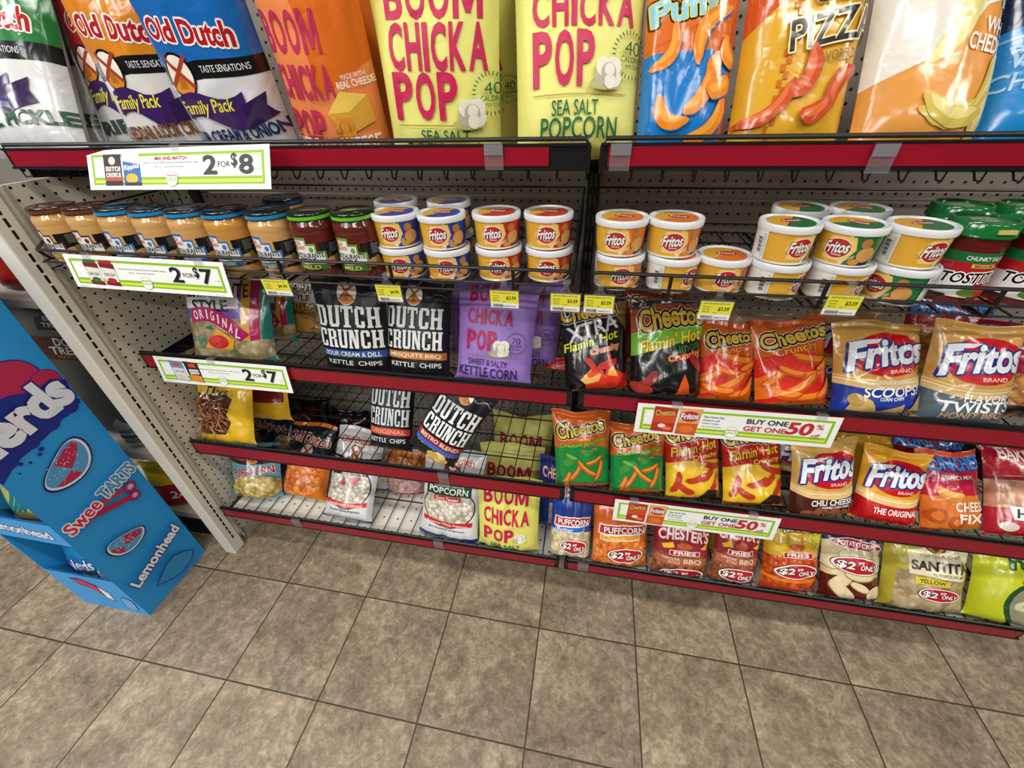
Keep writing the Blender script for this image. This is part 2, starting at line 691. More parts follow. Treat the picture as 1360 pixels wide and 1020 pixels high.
PEG = peg_mat('perforated_panel', '#8f877b', 0, 2)
PEGS = peg_mat('perforated_side_panel', '#cfc8b6', 1, 2, o0=0.3)
for x0, x1 in ((-0.018, 1.204), (1.234, 2.44), (2.47, 3.2)):
    for z0, z1 in ((0.03, 0.60), (0.604, 1.19), (1.194, 1.9)):
        bm = bmesh.new()
        box(bm, x0, 0.0, z0, x1, 0.012, z1)
        kid('back_panel', bm, PEG, gon)
for x in (0.004, 1.219, 2.455):
    bm = bmesh.new()
    box(bm, x - 0.015, -0.012, 0, x + 0.015, 0.03, 1.9)
    p = kid('upright', bm, BLACK, gon)
    bm = bmesh.new()
    for k in range(36):
        for s in (-0.006, 0.006):
            box(bm, x + s - 0.0018, -0.0126, 0.12 + k * 0.05, x + s + 0.0018, -0.0119, 0.15 + k * 0.05)
    bmesh.ops.translate(bm, vec=-gon.location, verts=bm.verts)
    link('slots', bm, mat('#55524e', 'metal'), p)

# the gondola that closes the left end, seen from its perforated rear side
end = empty('end_gondola', (-0.045, -0.25, 0), 'beige slotted post and perforated panel closing the left end of the shelves', 'shelf frame')
bm = bmesh.new()
box(bm, -0.034, -0.455, 0.06, -0.022, 0.03, 1.29)
kid('side_panel', bm, PEGS, end)
bm = bmesh.new()
box(bm, -0.066, -0.50, 0.0, -0.0185, -0.452, 1.29)
post = kid('upright', bm, mat('#dbd6c8', 'card'), end, bevel=0.004)
bm = bmesh.new()
box(bm, -0.0186, -0.442, 0.03, -0.0165, -0.436, 1.29)
box(bm, -0.0186, -0.456, 0.03, -0.0175, -0.452, 1.29)
kid('trim_rib', bm, mat('#a39c8d', 'card'), end)
bm = bmesh.new()
z = 0.07
while z < 1.27:
    if not 0.10 < z < 0.115:
        box(bm, -0.0187, -0.4775, z, -0.018, -0.4715, z + 0.019)
    z += 0.0254
bmesh.ops.translate(bm, vec=-end.location, verts=bm.verts)
link('slots', bm, mat('#050505', 'metal'), post)
bm = bmesh.new()
box(bm, -0.075, -0.42, 0.0, -0.023, 0.03, 0.065)
kid('base_rail', bm, BEIGE, end)

# ---------------------------------------------------------------- shelves
SECT = ((0.004, 1.211, 'left'), (1.228, 2.436, 'right'))


def wire_shelf(x0, x1, yf, ztop, zdeck, hs, label, plate_end=0.0, solid=None, wires_drop=0.0, red0=0.0, red1=0.0, npitch=0.05):
    yb = -0.02
    root = empty('wire_shelf', (x0, yb, zdeck), label, 'shelf', 'red fronted wire shelves')
    bm = bmesh.new()
    n = int(round((x1 - x0) / npitch))
    for i in range(n + 1):
        x = x0 + 0.004 + (x1 - x0 - 0.008) * i / n
        pts = [(x, yb, zdeck - 0.002), (x, yf + 0.008, zdeck - 0.002)]
        if wires_drop:
            pts = [(x, yb, zdeck - 0.002), (x, yf + 0.034, zdeck - 0.002), (x, yf + 0.02, zdeck - wires_drop), (x, yf + 0.008, zdeck - wires_drop), (x, yf + 0.004, zdeck + 0.006)]
        rod(bm, pts, 0.0017, 5)
    kid('wire_deck', bm, BLACK, root)
    bm = bmesh.new()
    for y in (yb - 0.005, -0.115, -0.21, -0.305, yf + 0.03):
        rod(bm, [(x0 + 0.002, y, zdeck - 0.0055), (x1 - 0.002, y, zdeck - 0.0055)], 0.0022, 6)
    kid('cross_wires', bm, BLACK, root)
    # black channel that carries the red strip
    bm = bmesh.new()
    z1 = ztop - 0.010
    z0 = z1 - hs
    box(bm, x0, yf, z0 - 0.005, x1, yf + 0.004, z1 + 0.004)
    box(bm, x0, yf - 0.004, z1, x1, yf + 0.004, z1 + 0.004)
    box(bm, x0, yf - 0.004, z0 - 0.005, x1, yf + 0.004, z0 - 0.001)
    ch = kid('price_channel', bm, BLACK, root)
    bm = bmesh.new()
    rod(bm, [(x0 + 0.002, yf + 0.012, z0 - 0.012), (x0 + 0.002, yf + 0.002, z1), (x0 + 0.008, yf, ztop), (x1 - 0.008, yf, ztop), (x1 - 0.002, yf + 0.002, z1), (x1 - 0.002, yf + 0.012, z0 - 0.012)], 0.0036, 8)
    rod(bm, [(x0 + 0.01, yf + 0.012, zdeck), (x1 - 0.01, yf + 0.012, zdeck)], 0.003, 6)
    kid('front_rail', bm, BLACK, root)
    bm = bmesh.new()
    vs = box(bm, x0 + 0.012 + red0, yf - 0.0032, z0, x1 - 0.012 - red1, yf - 0.0008, z1 - 0.0005)
    bmesh.ops.translate(bm, vec=-root.location, verts=bm.verts)
    tag(link('price_strip', bm, RED, ch), 'glossy red price strip', None)
    for x in (x0 + 0.002, x1 - 0.005):
        bm = bmesh.new()
        for a in ((x, x + 0.003),):
            v = [bm.verts.new(c) for c in ((a[0], yb, zdeck + 0.004), (a[0], yf + 0.02, zdeck + 0.002), (a[0], yf + 0.02, zdeck - 0.02), (a[0], yb, zdeck - 0.075))]
            w = [bm.verts.new((a[1], q.co.y, q.co.z)) for q in v]
            bm.faces.new(v)
            bm.faces.new(w[::-1])
            for i in range(4):
                bm.faces.new((v[i], v[(i + 1) % 4], w[(i + 1) % 4], w[i]))
        kid('bracket', bm, BLACK, root)
    if solid:
        bm = bmesh.new()
        box(bm, x0 + 0.004, yf + 0.014, zdeck - 0.018, x1 - 0.004, yb, zdeck - 0.009)
        kid('deck_panel', bm, solid, root)
        bm = bmesh.new()
        box(bm, x0 + 0.004, yf + 0.14, 0.0, x1 - 0.004, yf + 0.155, zdeck - 0.019)
        kid('kick_plate', bm, BLACK, root)
    return root


DECK = peg_mat('perforated_deck', '#dedacd', 0, 1, pitch=0.0508, rad=0.0032)
for x0, x1, sd in SECT:
    wire_shelf(x0, x1, -0.413, 1.362, 1.318, 0.029, 'topmost wire shelf of the %s bay, red strip just under the big bags' % sd, wires_drop=0.017, red1=0.055 if sd == 'left' else 0.0)
    wire_shelf(x0, x1, -0.408, 0.861, 0.826, 0.037, 'wire shelf of the %s bay below the dip basket, with a red front strip' % sd)
    wire_shelf(x0, x1, -0.426, 0.541, 0.505, 0.042, 'wire shelf of the %s bay, second from the floor, red front strip' % sd)
    wire_shelf(x0, x1, -0.466, 0.252, 0.213, 0.033, 'lowest shelf of the %s bay just above the tiles, red front strip' % sd, solid=DECK)
# clear clips over the red strips
for x, y, z, h in ((1.052, -0.413, 1.352, 0.034), (1.259, -0.413, 1.351, 0.034), (1.632, -0.413, 1.348, 0.034), (0.862, -0.426, 0.531, 0.05), (0.31, -0.466, 0.247, 0.03), (0.822, -0.466, 0.247, 0.03), (1.285, -0.466, 0.247, 0.03)):
    bm = bmesh.new()
    box(bm, x - 0.016, y - 0.0085, z - h, x + 0.016, y - 0.0068, z + 0.004)
    box(bm, x - 0.016, y - 0.0085, z + 0.004, x + 0.016, y + 0.002, z + 0.0056)
    o = empty('strip_clip', (x, y - 0.007, z - h))
    kid('clip_body', bm, clear_mat(), o)
    bm = bmesh.new()
    box(bm, x - 0.016, y - 0.0092, z - 0.012, x + 0.016, y - 0.0086, z + 0.004)
    kid('clip_fold', bm, mat('#777275', 'paper'), o)
    lab = {1.052: 'clear clip on the top red strip where the left bay ends', 1.259: 'clear plastic clip at the left end of the right top red strip', 1.632: 'clear plastic clip on the right top red strip below the yellow cheese pizza bag', 0.862: 'clear plastic clip on the red strip under the tilted black chip bag',
           0.31: 'clear plastic clip on the lowest red strip below the left white popcorn bag', 0.822: 'clear plastic clip on the lowest red strip below the right white popcorn bag', 1.285: 'clear plastic clip at the left end of the right lowest red strip'}[x]
    tag(o, lab, 'clip', 'clear strip clips')


def basket(x0, x1, label):
    yf, yb, zf, zt, zm = -0.476, -0.03, 1.118, 1.166, 1.139
    root = empty('wire_basket', (x0, yb, zf), label, 'wire basket', 'black wire baskets')
    bm = bmesh.new()
    r = 0.0034
    rod(bm, [(x0, yf + 0.02, zm), (x0, yf + 0.006, zt - 0.004), (x0 + 0.012, yf, zt), (x1 - 0.012, yf, zt), (x1, yf + 0.006, zt - 0.004), (x1, yf + 0.02, zm)], r, 8)
    kid('top_rail', bm, BLACK, root)
    bm = bmesh.new()
    rod(bm, [(x0 + 0.004, yf, zm), (x1 - 0.004, yf, zm)], 0.0026, 8)
    kid('lower_rail', bm, BLACK, root)
    n = 5
    for i in range(n):
        bm = bmesh.new()
        x = x0 + (x1 - x0) * (i + 0.55) / n
        rod(bm, [(x, yf, zt), (x, yf, zm), (x, yf + 0.004, zf), (x, yb, zf)], 0.0034, 6)
        kid('front_strut', bm, BLACK, root)
    bm = bmesh.new()
    m = 24
    for i in range(m + 1):
        x = x0 + 0.003 + (x1 - x0 - 0.006) * i / m
        rod(bm, [(x, yf + 0.006, zf + 0.003), (x, yb, zf + 0.003)], 0.0017, 5)
    for y in (yf + 0.008, -0.36, -0.24, -0.12, yb):
        rod(bm, [(x0, y, zf), (x1, y, zf)], 0.0022, 5)
    kid('wire_deck', bm, BLACK, root)
    for x in (x0, x1):
        bm = bmesh.new()
        rod(bm, [(x, yf + 0.004, zt - 0.002), (x, yf + 0.06, zt + 0.03), (x, yf + 0.12, zt + 0.055), (x, yb, zt + 0.055)], 0.003, 6)
        rod(bm, [(x, yf + 0.004, zm), (x, yb, zm)], 0.002, 6)
        for k in range(9):
            y = yf + 0.05 + k * 0.045
            rod(bm, [(x, y, zf), (x, y, zt + (0.02 if k == 0 else 0.05))], 0.0016, 5)
        kid('side_rail', bm, BLACK, root)
    bm = bmesh.new()
    rod(bm, [(x0, yb, zt + 0.055), (x1, yb, zt + 0.055)], 0.003, 6)
    rod(bm, [(x0, yb, zm), (x1, yb, zm)], 0.002, 6)
    kid('back_rail', bm, BLACK, root)


basket(0.006, 1.198, 'black wire basket of the left bay holding dip jars and tubs')
basket(1.232, 2.436, 'black wire basket of the right bay holding orange and green lidded tubs')

# ================================================================ bag artwork (u left to right, v bottom to top)
MAG, PALEY, GRN, WH, BK, REDC, NAVY = '#c4124f', '#e6e37c', '#17663a', '#f2f0ec', '#0c0c0e', '#c8121c', '#15285f'


def windmill(u, v, r, W, H, plain=False):
    k = W / H
    o = [E(u, v, r, r * k * 1.12, BK), E(u, v, r * 0.86, r * k * 0.98, '#f3e9d8')]
    if plain:
        o = [E(u, v, r, r * k * 1.05, '#f3ece0')]
    o += [E(u, v - r * k * 0.55, r * 0.72, r * k * 0.4, '#d98a2a'), P([(u - r * .3, v - r * k * .65), (u + r * .3, v - r * k * .65), (u + r * .16, v + r * k * .2), (u - r * .16, v + r * k * .2)], '#b06a25')]
    for a in (0.75, -0.75):
        c, s = math.cos(a), math.sin(a)
        L, w = r * 1.1, r * 0.11
        o.append(P([(u + x * c - y * s, v + k * (r * .18 + x * s + y * c)) for x, y in ((-L, -w), (L, -w), (L, w), (-L, w))], '#b5622f' if plain else '#a53c2a'))
    return o


def popped(u, v, r, W, H, c1='#e9e4d6', c2='#b9b09c'):
    k = W / H
    o = [E(u - r * .2, v - r * k * .7, r * 1.25, r * k * .35, '#b5b36a')] if c1 == '#e9e4d6' else []
    for dx, dy, s, c in ((-.5, -.3, .55, c2), (.45, -.35, .55, c1), (-.35, .3, .6, c1), (.35, .35, .6, c1), (0, 0, .6, c2), (.1, -.55, .45, c1), (.05, .15, .4, c1)):
        o.append(E(u + dx * r, v + dy * r * k, s * r, s * r * k, c, n=14))
    return o


def old_dutch(top, flavour, fcol, mill_u, extra=()):
    def f(W, H):
        o = [band(0.54, 1.8, top, 0.05), P([(0, .46), (.5, .53), (1, .54), (1, .66), (.5, .65), (0, .58)], BK)]
        o += [T('TONS OF', mill_u - .24, .53, .12, .045, '#d9d9d9', rot=.08, bold=.01), T('TASTE SENSATIONS', mill_u + .42, .595, .42, .045, '#d9d9d9', rot=.02, bold=.01)]
        o += [T('Old Dutch', .51, .82, .76, .15, '#b3161c', rot=-.06, bold=.09, out=(('#f3efe8', .0026),), taper=.1)]
        o += windmill(mill_u, .55, .135, W, H)
        o += [('q', [(mill_u + .62 * i / 8 - .12, .23 + .05 * math.sin(i * .8) - .004 * i) for i in range(9)], [(mill_u + .62 * i / 8 - .12, .40 + .035 * math.sin(i * .8) + .004 * i) for i in range(9)], '#3a1a5c')]
        o += [P([(mill_u + .44, .33), (mill_u + .66, .42), (mill_u + .64, .33), (mill_u + .69, .25), (mill_u + .46, .17)], '#2e134c')]
        o += [T('Family Pack', mill_u + .13, .325, .5, .13, '#e9e04a', rot=.05, shear=.25, bold=.035)]
        o += [T(flavour, .55, .125, .92, .105, fcol, rot=.08, bold=.09, shear=-.1)]
        return o + list(extra)
    return f


def bcp(tops, ink=MAG, words=True, sub1=None, sub2=None, subc=GRN, line=None, pop=None, cal=None, left=.14, wid=.74, pw=.5, tilt=0.0):
    """tall condensed three line lettering; tops = (v centre, height) for the three words"""
    def f(W, H):
        o = []
        for wd, (vc, h), ww in zip(('BOOM', 'CHICKA', 'POP'), tops, (wid * .96, wid, pw)):
            if h:
                # tall condensed capitals, each letter to its own width
                lw = [{'M': 1.35, 'I': .34, 'A': 1.08}.get(ch, .95) for ch in wd]
                unit = ww / (sum(lw) + .16 * (len(wd) - 1))
                x = left
                for ch, q in zip(wd, lw):
                    if ch == 'M':
                        for pts in ([(0, 0), (.2, 0), (.2, 1), (0, 1)], [(.8, 0), (1, 0), (1, 1), (.8, 1)], [(.02, 1), (.25, 1), (.6, .12), (.42, .12)], [(.75, 1), (.98, 1), (.58, .12), (.4, .12)]):
                            o.append(P([(x + a * q * unit, vc + (b - .5) * h) for a, b in pts], ink))
                    else:
                        o.append(T(ch, x + q * unit / 2, vc + tilt * (x - left), q * unit, h, ink, bold=.075, rot=tilt))
                    x += (q + .16) * unit
        if line:
            o.append(Rr(left, line, left + .72, line + .006, '#b08a3a'))
        for s in (sub1, sub2):
            if s:
                o.append(T(s[0], s[1], s[2], s[3], s[4], subc, bold=.02, rot=tilt))
        if cal:
            u, v, r, num = cal
            k = W / H
            for i in range(30):
                a = 2 * PI * i / 30
                c, s = math.cos(a), math.sin(a)
                p = lambda q, b: (u + q * r * math.cos(a + b), v + q * r * k * math.sin(a + b))
                o.append(P([p(.82, -.03), p(1, -.03), p(1, .03), p(.82, .03)], subc))
            o += [T(num, u, v + r * k * .25, r * .8, r * k * .55, subc, bold=.0), T('CALORIES', u, v - r * k * .2, r * 1.2, r * k * .24, subc, bold=.02), T('PER CUP', u, v - r * k * .5, r * .7, r * k * .15, subc, bold=.01)]
        if pop:
            o += popped(pop[0], pop[1], pop[2], W, H)
        return o
    return f


def cheetos_logo(u, v, w, h, rot=.1, gold='#d9b54a'):
    return [T('Cheetos', u, v, w, h, gold, rot=rot, bold=.075, arc=.1, out=(('#e8e4dc', .0052), (BK, .0038)), taper=-.12)]


def curls(seed, n, u0, u1, v0, v1, ln, wd, cols, bend=.5):
    rnd = random.Random(seed)
    return [curl(u0 + (u1 - u0) * rnd.random(), v0 + (v1 - v0) * rnd.random(), ln * rnd.uniform(.75, 1.2), wd, rnd.uniform(-60, 80), rnd.choice(cols), rnd.uniform(-bend, bend)) for i in range(n)]


def fritos_logo(u, v, w, h, W, H, rot=.06):
    k = W / H
    return [E(u, v, w * .53, h * .78, REDC, rot=rot), T('Fritos', u - w * .0, v + .01, w * 1.1, h * 1.0, '#e9ecee', rot=rot + .05, bold=.085, shear=.28, arc=.08, out=(('#1f2f86', .0042),)),
            P([(u - w * .5, v + h * .3), (u - w * .2, v + h * .4), (u - w * .1, v + h * .56), (u - w * .4, v + h * .5), (u - w * .52, v + h * .44)], '#e9ecee'), T('BRAND', u + w * .12, v - h * .58, w * .32, h * .13, '#f2d9c9', rot=rot, bold=.02)]


def swirl(v, c='#e8c583'):
    return [band(v, v + .05, c, -.07, -.07), band(v + .055, v + .075, '#fbe3ae', -.07, -.07), band(v + .085, v + .11, c, -.075, -.075)]


def price(u, v, w, h, rot=.04):
    return [E(u, v, w * .54, h * .6, BK, rot=rot), E(u, v, w * .52, h * .57, WH, rot=rot), E(u, v, w * .48, h * .5, '#b81722', rot=rot),
            T('$2', u - w * .24, v, w * .36, h * .55, WH, rot=rot, bold=.06, shear=.2, out=((BK, .0016),)), T('99', u + w * .06, v + h * .2, w * .15, h * .22, WH, rot=rot, bold=.05, shear=.2),
            T('ONLY', u + w * .23, v - h * .1, w * .4, h * .32, WH, rot=rot, bold=.06, shear=.2, out=((BK, .001),))]


def dutch(bandc, flavour, glow, u=.5, dt=0.0, mill=True, low='KETTLE  CHIPS', txtc='#e8e3cf'):
    def f(W, H):
        o = [band(.0, .16, '#141416', 0)]
        if mill:
            o += windmill(u, .83 + dt, .13, W, H, True)
            o += [('q', [(u + .15 + .04 * i, .84 + dt - .02 * math.sin(i * .9)) for i in range(9)], [(u + .15 + .04 * i, .85 + dt - .02 * math.sin(i * .9)) for i in range(9)], glow),
                  ('q', [(u - .15 - .04 * i, .82 + dt - .01 * math.sin(i * .9)) for i in range(9)], [(u - .15 - .04 * i, .83 + dt - .01 * math.sin(i * .9)) for i in range(9)], glow)]
            o += [T('GF', .28, .94 + dt, .06, .03, '#8f8f8c'), T('$4.99', .86, .9 + dt, .1, .028, '#6f6f6c')]
        o += [T('DUTCH', u, .605 + dt, .9, .215, '#e9ecea', slab=True), T('CRUNCH', u, .375 + dt, .92, .195, '#e9ecea', slab=True),
              band(.165 + dt, .255 + dt, '#0e0e10', .0, u0=.03, u1=.99), band(.172 + dt, .25 + dt, bandc, .0, u0=.05, u1=.97), T(flavour, .51, .21 + dt, .8, .05, txtc, bold=.03),
              T(low, .52, .11 + dt, .78, .05, '#d8d8d4', bold=.03)]
        return o
    return f


def art_puffs(W, H):
    o = [band(-.8, .6, '#1279c4', .0), P([(0, .62), (.35, .72), (.75, .86), (1, .82), (1, 1.9), (0, 1.9)], '#d9691c'), P([(.86, -.6), (1, -.6), (1, .9), (.9, .8)], '#cf5f1a'),
         T('Puffs', .36, .9, .66, .17, '#8fd0e8', rot=.12, bold=.06, out=((BK, .004), ('#e7d24a', .0016)))]
    for a in ((.22, .62, .085, .022, 62, .7), (.62, .74, .11, .026, 55, -.7), (.74, .44, .07, .03, -75, .5), (.6, .3, .09, .026, 58, .4), (.88, .58, .06, .026, -40, .8), (.28, .15, .08, .026, -35, .9), (.72, .08, .1, .024, 45, .6), (.78, .34, .05, .03, 20, .3)):
        o += [curl(a[0] + .012, a[1] - .012, a[2] * .8, a[3] * .85, a[4], '#0d5f9e', a[5]), curl(a[0], a[1], a[2] * .8, a[3] * .85, a[4], '#f08a1e', a[5]), curl(a[0] - .008, a[1] + .008, a[2] * .62, a[3] * .38, a[4], '#f9a83c', a[5])]
    return o


def art_pizza(W, H):
    o = [band(-.8, 2, '#dba62a', 0), P([(0, .7), (.3, .95), (.38, 1.9), (0, 1.9)], '#cf5418')]
    for i in range(26):
        for j in (0, 1):
            if (i + j) % 2:
                u = .22 + .006 * i + .035 * j
                o.append(Rr(u, i * .055 - .1, u + .035, i * .055 - .045, '#c96a1a'))
    o += [T('CHEESE', .72, .93, .5, .1, '#17130f', rot=.12, bold=.05), T('PIZZA', .66, .7, .72, .22, '#17130f', rot=.2, bold=.05, shear=.1, out=(('#f2dfa0', .0022),)), T('FLAVORED', .68, .5, .36, .07, '#8a6a2a', rot=.16, bold=.02)]
    for a in ((.5, .38, .1, .03, 70, .5), (.24, .14, .12, .022, 40, .5), (.78, .3, .09, .026, 62, -.4), (.62, .12, .07, .028, 30, .4)):
        o += [curl(a[0], a[1], a[2] * .75, a[3] * .85, a[4], '#c94a1e', a[5]), curl(a[0] - .006, a[1] + .008, a[2] * .58, a[3] * .38, a[4], '#e2703a', a[5])]
    return o


def art_white(W, H):
    o = [P([(0, .3), (.5, .5), (.75, .85), (.75, 1.9), (0, 1.9)], '#e9e4d8'), P([(.72, .82), (1, .92), (1, 1.9), (.72, 1.9)], '#f0ede6'),
         curl(.56, .82, .16, .028, 72, '#ead98a', .4)]
    o += cheetos_logo(.9, 1.0, .5, .2, rot=.12)
    o += [T('PUFFS', .98, .87, .22, .09, '#5bb6cf', bold=.05, out=((WH, .002),)), T('WHITE', .9, .68, .32, .11, '#f6f2ea', rot=-.05, bold=.05), T('CHEDDAR', .86, .55, .5, .12, '#f6f2ea', rot=-.08, bold=.05)]
    for a in ((.72, .12, .14, .03, 20, .6), (.86, .22, .1, .03, 70, .4), (.94, .15, .1, .028, 55, -.4), (.6, .08, .1, .028, -10, .5)):
        o += [curl(a[0], a[1], a[2], a[3], a[4], '#d6bb58', a[5]), curl(a[0], a[1] + .012, a[2] * .8, a[3] * .5, a[4], '#ead98a', a[5])]
    return o


def art_bluew(W, H):
    return [band(.7, 2, '#16284a', .05), T('CRUNCHY', .4, .84, .5, .07, '#dfe4ea', rot=-.03, bold=.03), band(.62, .64, '#8fb7e6', .03), T('WHITE', .3, .48, .5, .16, '#a9d4f2', rot=-.06, bold=.03), T('CHEDDAR', .3, .3, .6, .13, '#a9d4f2', rot=-.06, bold=.03)]


def art_bcp_cheese(W, H):
    o = [P([(.5, .4), (1, .62), (1, 2), (.55, 2), (.42, 1.2)], '#d96a12')]
    o += bcp(((.82, .27), (.5, .24), (.18, .26)), ink='#c02a55', left=.04, wid=.62, pw=.42)(W, H)
    u, v = .72, .3
    o += [P([(u - .2, v - .02), (u - .02, v + .14), (u + .2, v + .1), (u + .22, v - .1), (u - .08, v - .2)], '#dba23a'), P([(u - .2, v - .02), (u - .02, v + .14), (u + .2, v + .1), (u + .02, v - .01)], '#f0c95a')]
    o += popped(u - .06, v - .13, .1, W, H, '#d98f2e', '#b5701e')
    return o + [T('MADE WITH', .84, .54, .2, .035, WH, rot=.1, bold=.0), T('REAL CHEESE', .84, .49, .3, .05, WH, rot=.1, bold=.04), Rr(.1, .115, .95, .12, '#e8a25a'), T('CHEDDAR CHEESE', .46, .035, .98, .13, '#f6efe6', bold=.03, rot=.02)]


def art_tort(W, H):
    o = [band(0, .09, '#6c4aa0', 0), band(.0, .56, 'tortilla', 0), band(0, .06, '#7a5aa8', .0, u1=.7), P([(.86, 0), (1, 0), (1, .1), (.88, .08)], '#1f8a78'),
         band(.62, 1, '#d9d5cf', 0), band(.53, .64, '#6c4aa0', 0), P([(.72, .62), (.8, .62), (.86, 1), (.74, 1)], '#5a3f9a'), P([(.74, .3), (.82, .28), (.84, 1), (.76, 1)], '#d8a81e'), P([(.82, .28), (.92, .3), (.93, 1), (.84, 1)], '#b3145a'), P([(.93, .3), (1, .3), (1, .9), (.93, 1)], '#1f8a78')]
    o += [T('RESTAURANTE', .42, .84, .8, .16, '#18181a', bold=.04), T('STYLE', .38, .67, .46, .13, '#18181a', bold=.05, shear=-.1)]
    a = [(.12 + .066 * i, .4 + .14 * math.sin(.5 + i * .3) - .013 * i) for i in range(10)]
    b = [(.15 + .075 * i, .56 + .16 * math.sin(.5 + i * .3) - .022 * i) for i in range(10)]
    o += [('q', a, b, '#b3145a')]
    for i, ch in enumerate('ORIGINAL'):
        t = (i + .8) / 8.6 * 9
        j = int(t)
        q = t - j
        u = (a[j][0] + b[j][0]) / 2 * (1 - q) + (a[min(9, j + 1)][0] + b[min(9, j + 1)][0]) / 2 * q
        v = (a[j][1] + b[j][1]) / 2 * (1 - q) + (a[min(9, j + 1)][1] + b[min(9, j + 1)][1]) / 2 * q
        o.append(T(ch, u, v, .052 if ch != 'I' else .02, .105, '#f3e3ea', rot=.3 - .085 * i, bold=.05))
    o += [P([(.28, .2), (.46, .42), (.66, .3), (.62, .19)], '#e6a52a'), E(.46, .27, .13, .075, '#c62c17'), E(.42, .3, .08, .04, '#d9441f'), T('Authentic', .2, .3, .2, .07, '#1f8a78', rot=-.1, shear=.2), T('Thin', .24, .22, .1, .06, '#1f8a78', rot=-.1, shear=.2), P([(.3, .42), (.4, .4), (.36, .46)], '#2f7a4a'), P([(.55, .16), (.7, .13), (.62, .19)], '#2f7a4a')]
    return o


def art_tost(W, H):
    return [band(.55, 1, '#c9c4ba', 0), T('Old Dutch', .7, .93, .6, .12, REDC, bold=.04), T('RESTAURANTE', .5, .78, .95, .14, '#18181a', rot=-.1, bold=.03), T('STYLE', .45, .64, .5, .1, '#18181a', rot=-.1, bold=.03), band(.38, .56, '#7c5a1e', -.02), T('TOSTADAS', .5, .47, .8, .13, '#caa23c', rot=-.12, bold=.03), band(0, .38, 'tan_chip', -.02), E(.45, .2, .32, .1, '#c4913f')]


def art_xtra(W, H):
    o = [band(0, 1, '#151213', 0), band(.86, 1, '#a5270f', 0), P([(.75, .85), (1, .6), (1, 1), (.8, 1)], '#7c5a2a')]
    o += cheetos_logo(.4, .84, .84, .17, rot=.1)
    o += [T('XTRA', .45, .66, .8, .17, '#d9d9dc', rot=.26, bold=.05, shear=.1), T("Flamin' Hot", .42, .52, .84, .1, '#d8e02a', rot=.24, bold=.04, shear=.25), T('Crunchy', .62, .42, .46, .08, '#f08a2a', rot=.2, bold=.05, out=((WH, .0012), (REDC, .0006)))]
    o += [P([(.3, .05), (.38, .2), (.45, .12), (.55, .24), (.6, .14), (.68, .4), (.76, .2), (.9, .14), (.98, 0), (.3, 0)], '#d9341c'), P([(.22, .1), (.4, .22), (.55, .15), (.5, .08), (.3, .05)], '#e9b45a'), P([(.64, .14), (.7, .32), (.76, .2), (.8, .12)], '#f0a23a')]
    return o + curls(3, 5, .3, .9, .05, .28, .045, .014, ['#c92a18', '#a81f14', '#e2502a'])


def art_limon(W, H):
    o = [band(0, .45, '#141414', 0), band(.7, 1, '#9c3a12', 0), P([(.0, .4), (1, .62), (1, .86), (.45, .74), (.0, .64)], '#78b833'), P([(0, .64), (.6, .77), (1, .86), (1, 1), (0, 1)], '#a8471a')]
    o += cheetos_logo(.52, .79, .86, .22, rot=.1)
    o += [T("Flamin' Hot", .52, .57, .84, .13, '#e9e23a', rot=.22, bold=.04, shear=.25, out=(('#c8321a', .0008),)), T('Limon', .72, .5, .36, .09, '#2a7a3a', rot=.22, bold=.04), T('Crunchy', .7, .4, .46, .09, '#f0a04a', rot=.2, bold=.05, out=((REDC, .0012),))]
    o += [P([(.62, .04), (.7, .22), (.76, .12), (.8, 0), (.6, 0)], '#d9541c'), curl(.86, .32, .05, .014, -50, '#a8241c', .1), curl(.2, .14, .06, .022, 40, '#8f2a24', .3), curl(.14, .06, .05, .02, -20, '#a83a2c', .3)]
    return o


def art_crunchy(W, H):
    o = [band(0, .52, '#d9261a', .06), band(.52, 1, '#cf5f16', .06, 0), P([(0, .3), (.3, .42), (.2, .1), (0, .05)], '#e8761a')]
    o += cheetos_logo(.52, .76, .9, .17, rot=.16)
    o += [T('Crunchy', .52, .61, .6, .1, '#f3a24a', rot=.18, bold=.05, out=(('#a8260f', .0012),))]
    for a in ((.7, .5, .09, .02, -8), (.72, .34, .08, .018, 12), (.5, .2, .09, .022, 30), (.62, .08, .09, .02, 4), (.3, .12, .07, .02, -10), (.86, .16, .06, .018, 50)):
        o += [curl(a[0], a[1], a[2], a[3], a[4], '#c94f0c', .2), curl(a[0], a[1] + .012, a[2] * .9, a[3] * .55, a[4], '#f0862a', .2)]
    for a in ((.2, .3, .06, .018, 40), (.4, .36, .06, .016, -20), (.85, .42, .05, .016, 30)):
        o += [curl(a[0], a[1], a[2], a[3], a[4], '#c94f0c', .2), curl(a[0], a[1] + .012, a[2] * .9, a[3] * .55, a[4], '#f0862a', .2)]
    return o


def fritos(top, bot, lines, window=None, tcol=WH, lv=.54, extra=()):
    def f(W, H):
        o = [band(0, .31, bot, -.05)] + swirl(.31)
        if window:
            o.append(band(0, .1, window, .03))
        o += fritos_logo(.55, lv + .08, .82, .3, W, H)
        for s, u, v, w, h in lines:
            o.append(T(s, u, v, w, h, tcol, rot=.06, bold=.05, shear=.12, arc=-.1))
        return o + list(extra)
    return f


def art_munch(W, H):
    return [band(.6, 1, '#8f1626', 0), band(0, .6, 'corn_chip', .03), T('MUNCHIES', .5, .86, .95, .2, '#3b74b8', rot=.02, bold=.06, arc=.1, out=((WH, .002), ('#17306a', .0026))), T('SNACK MIX', .55, .68, .5, .06, WH, bold=.03)]


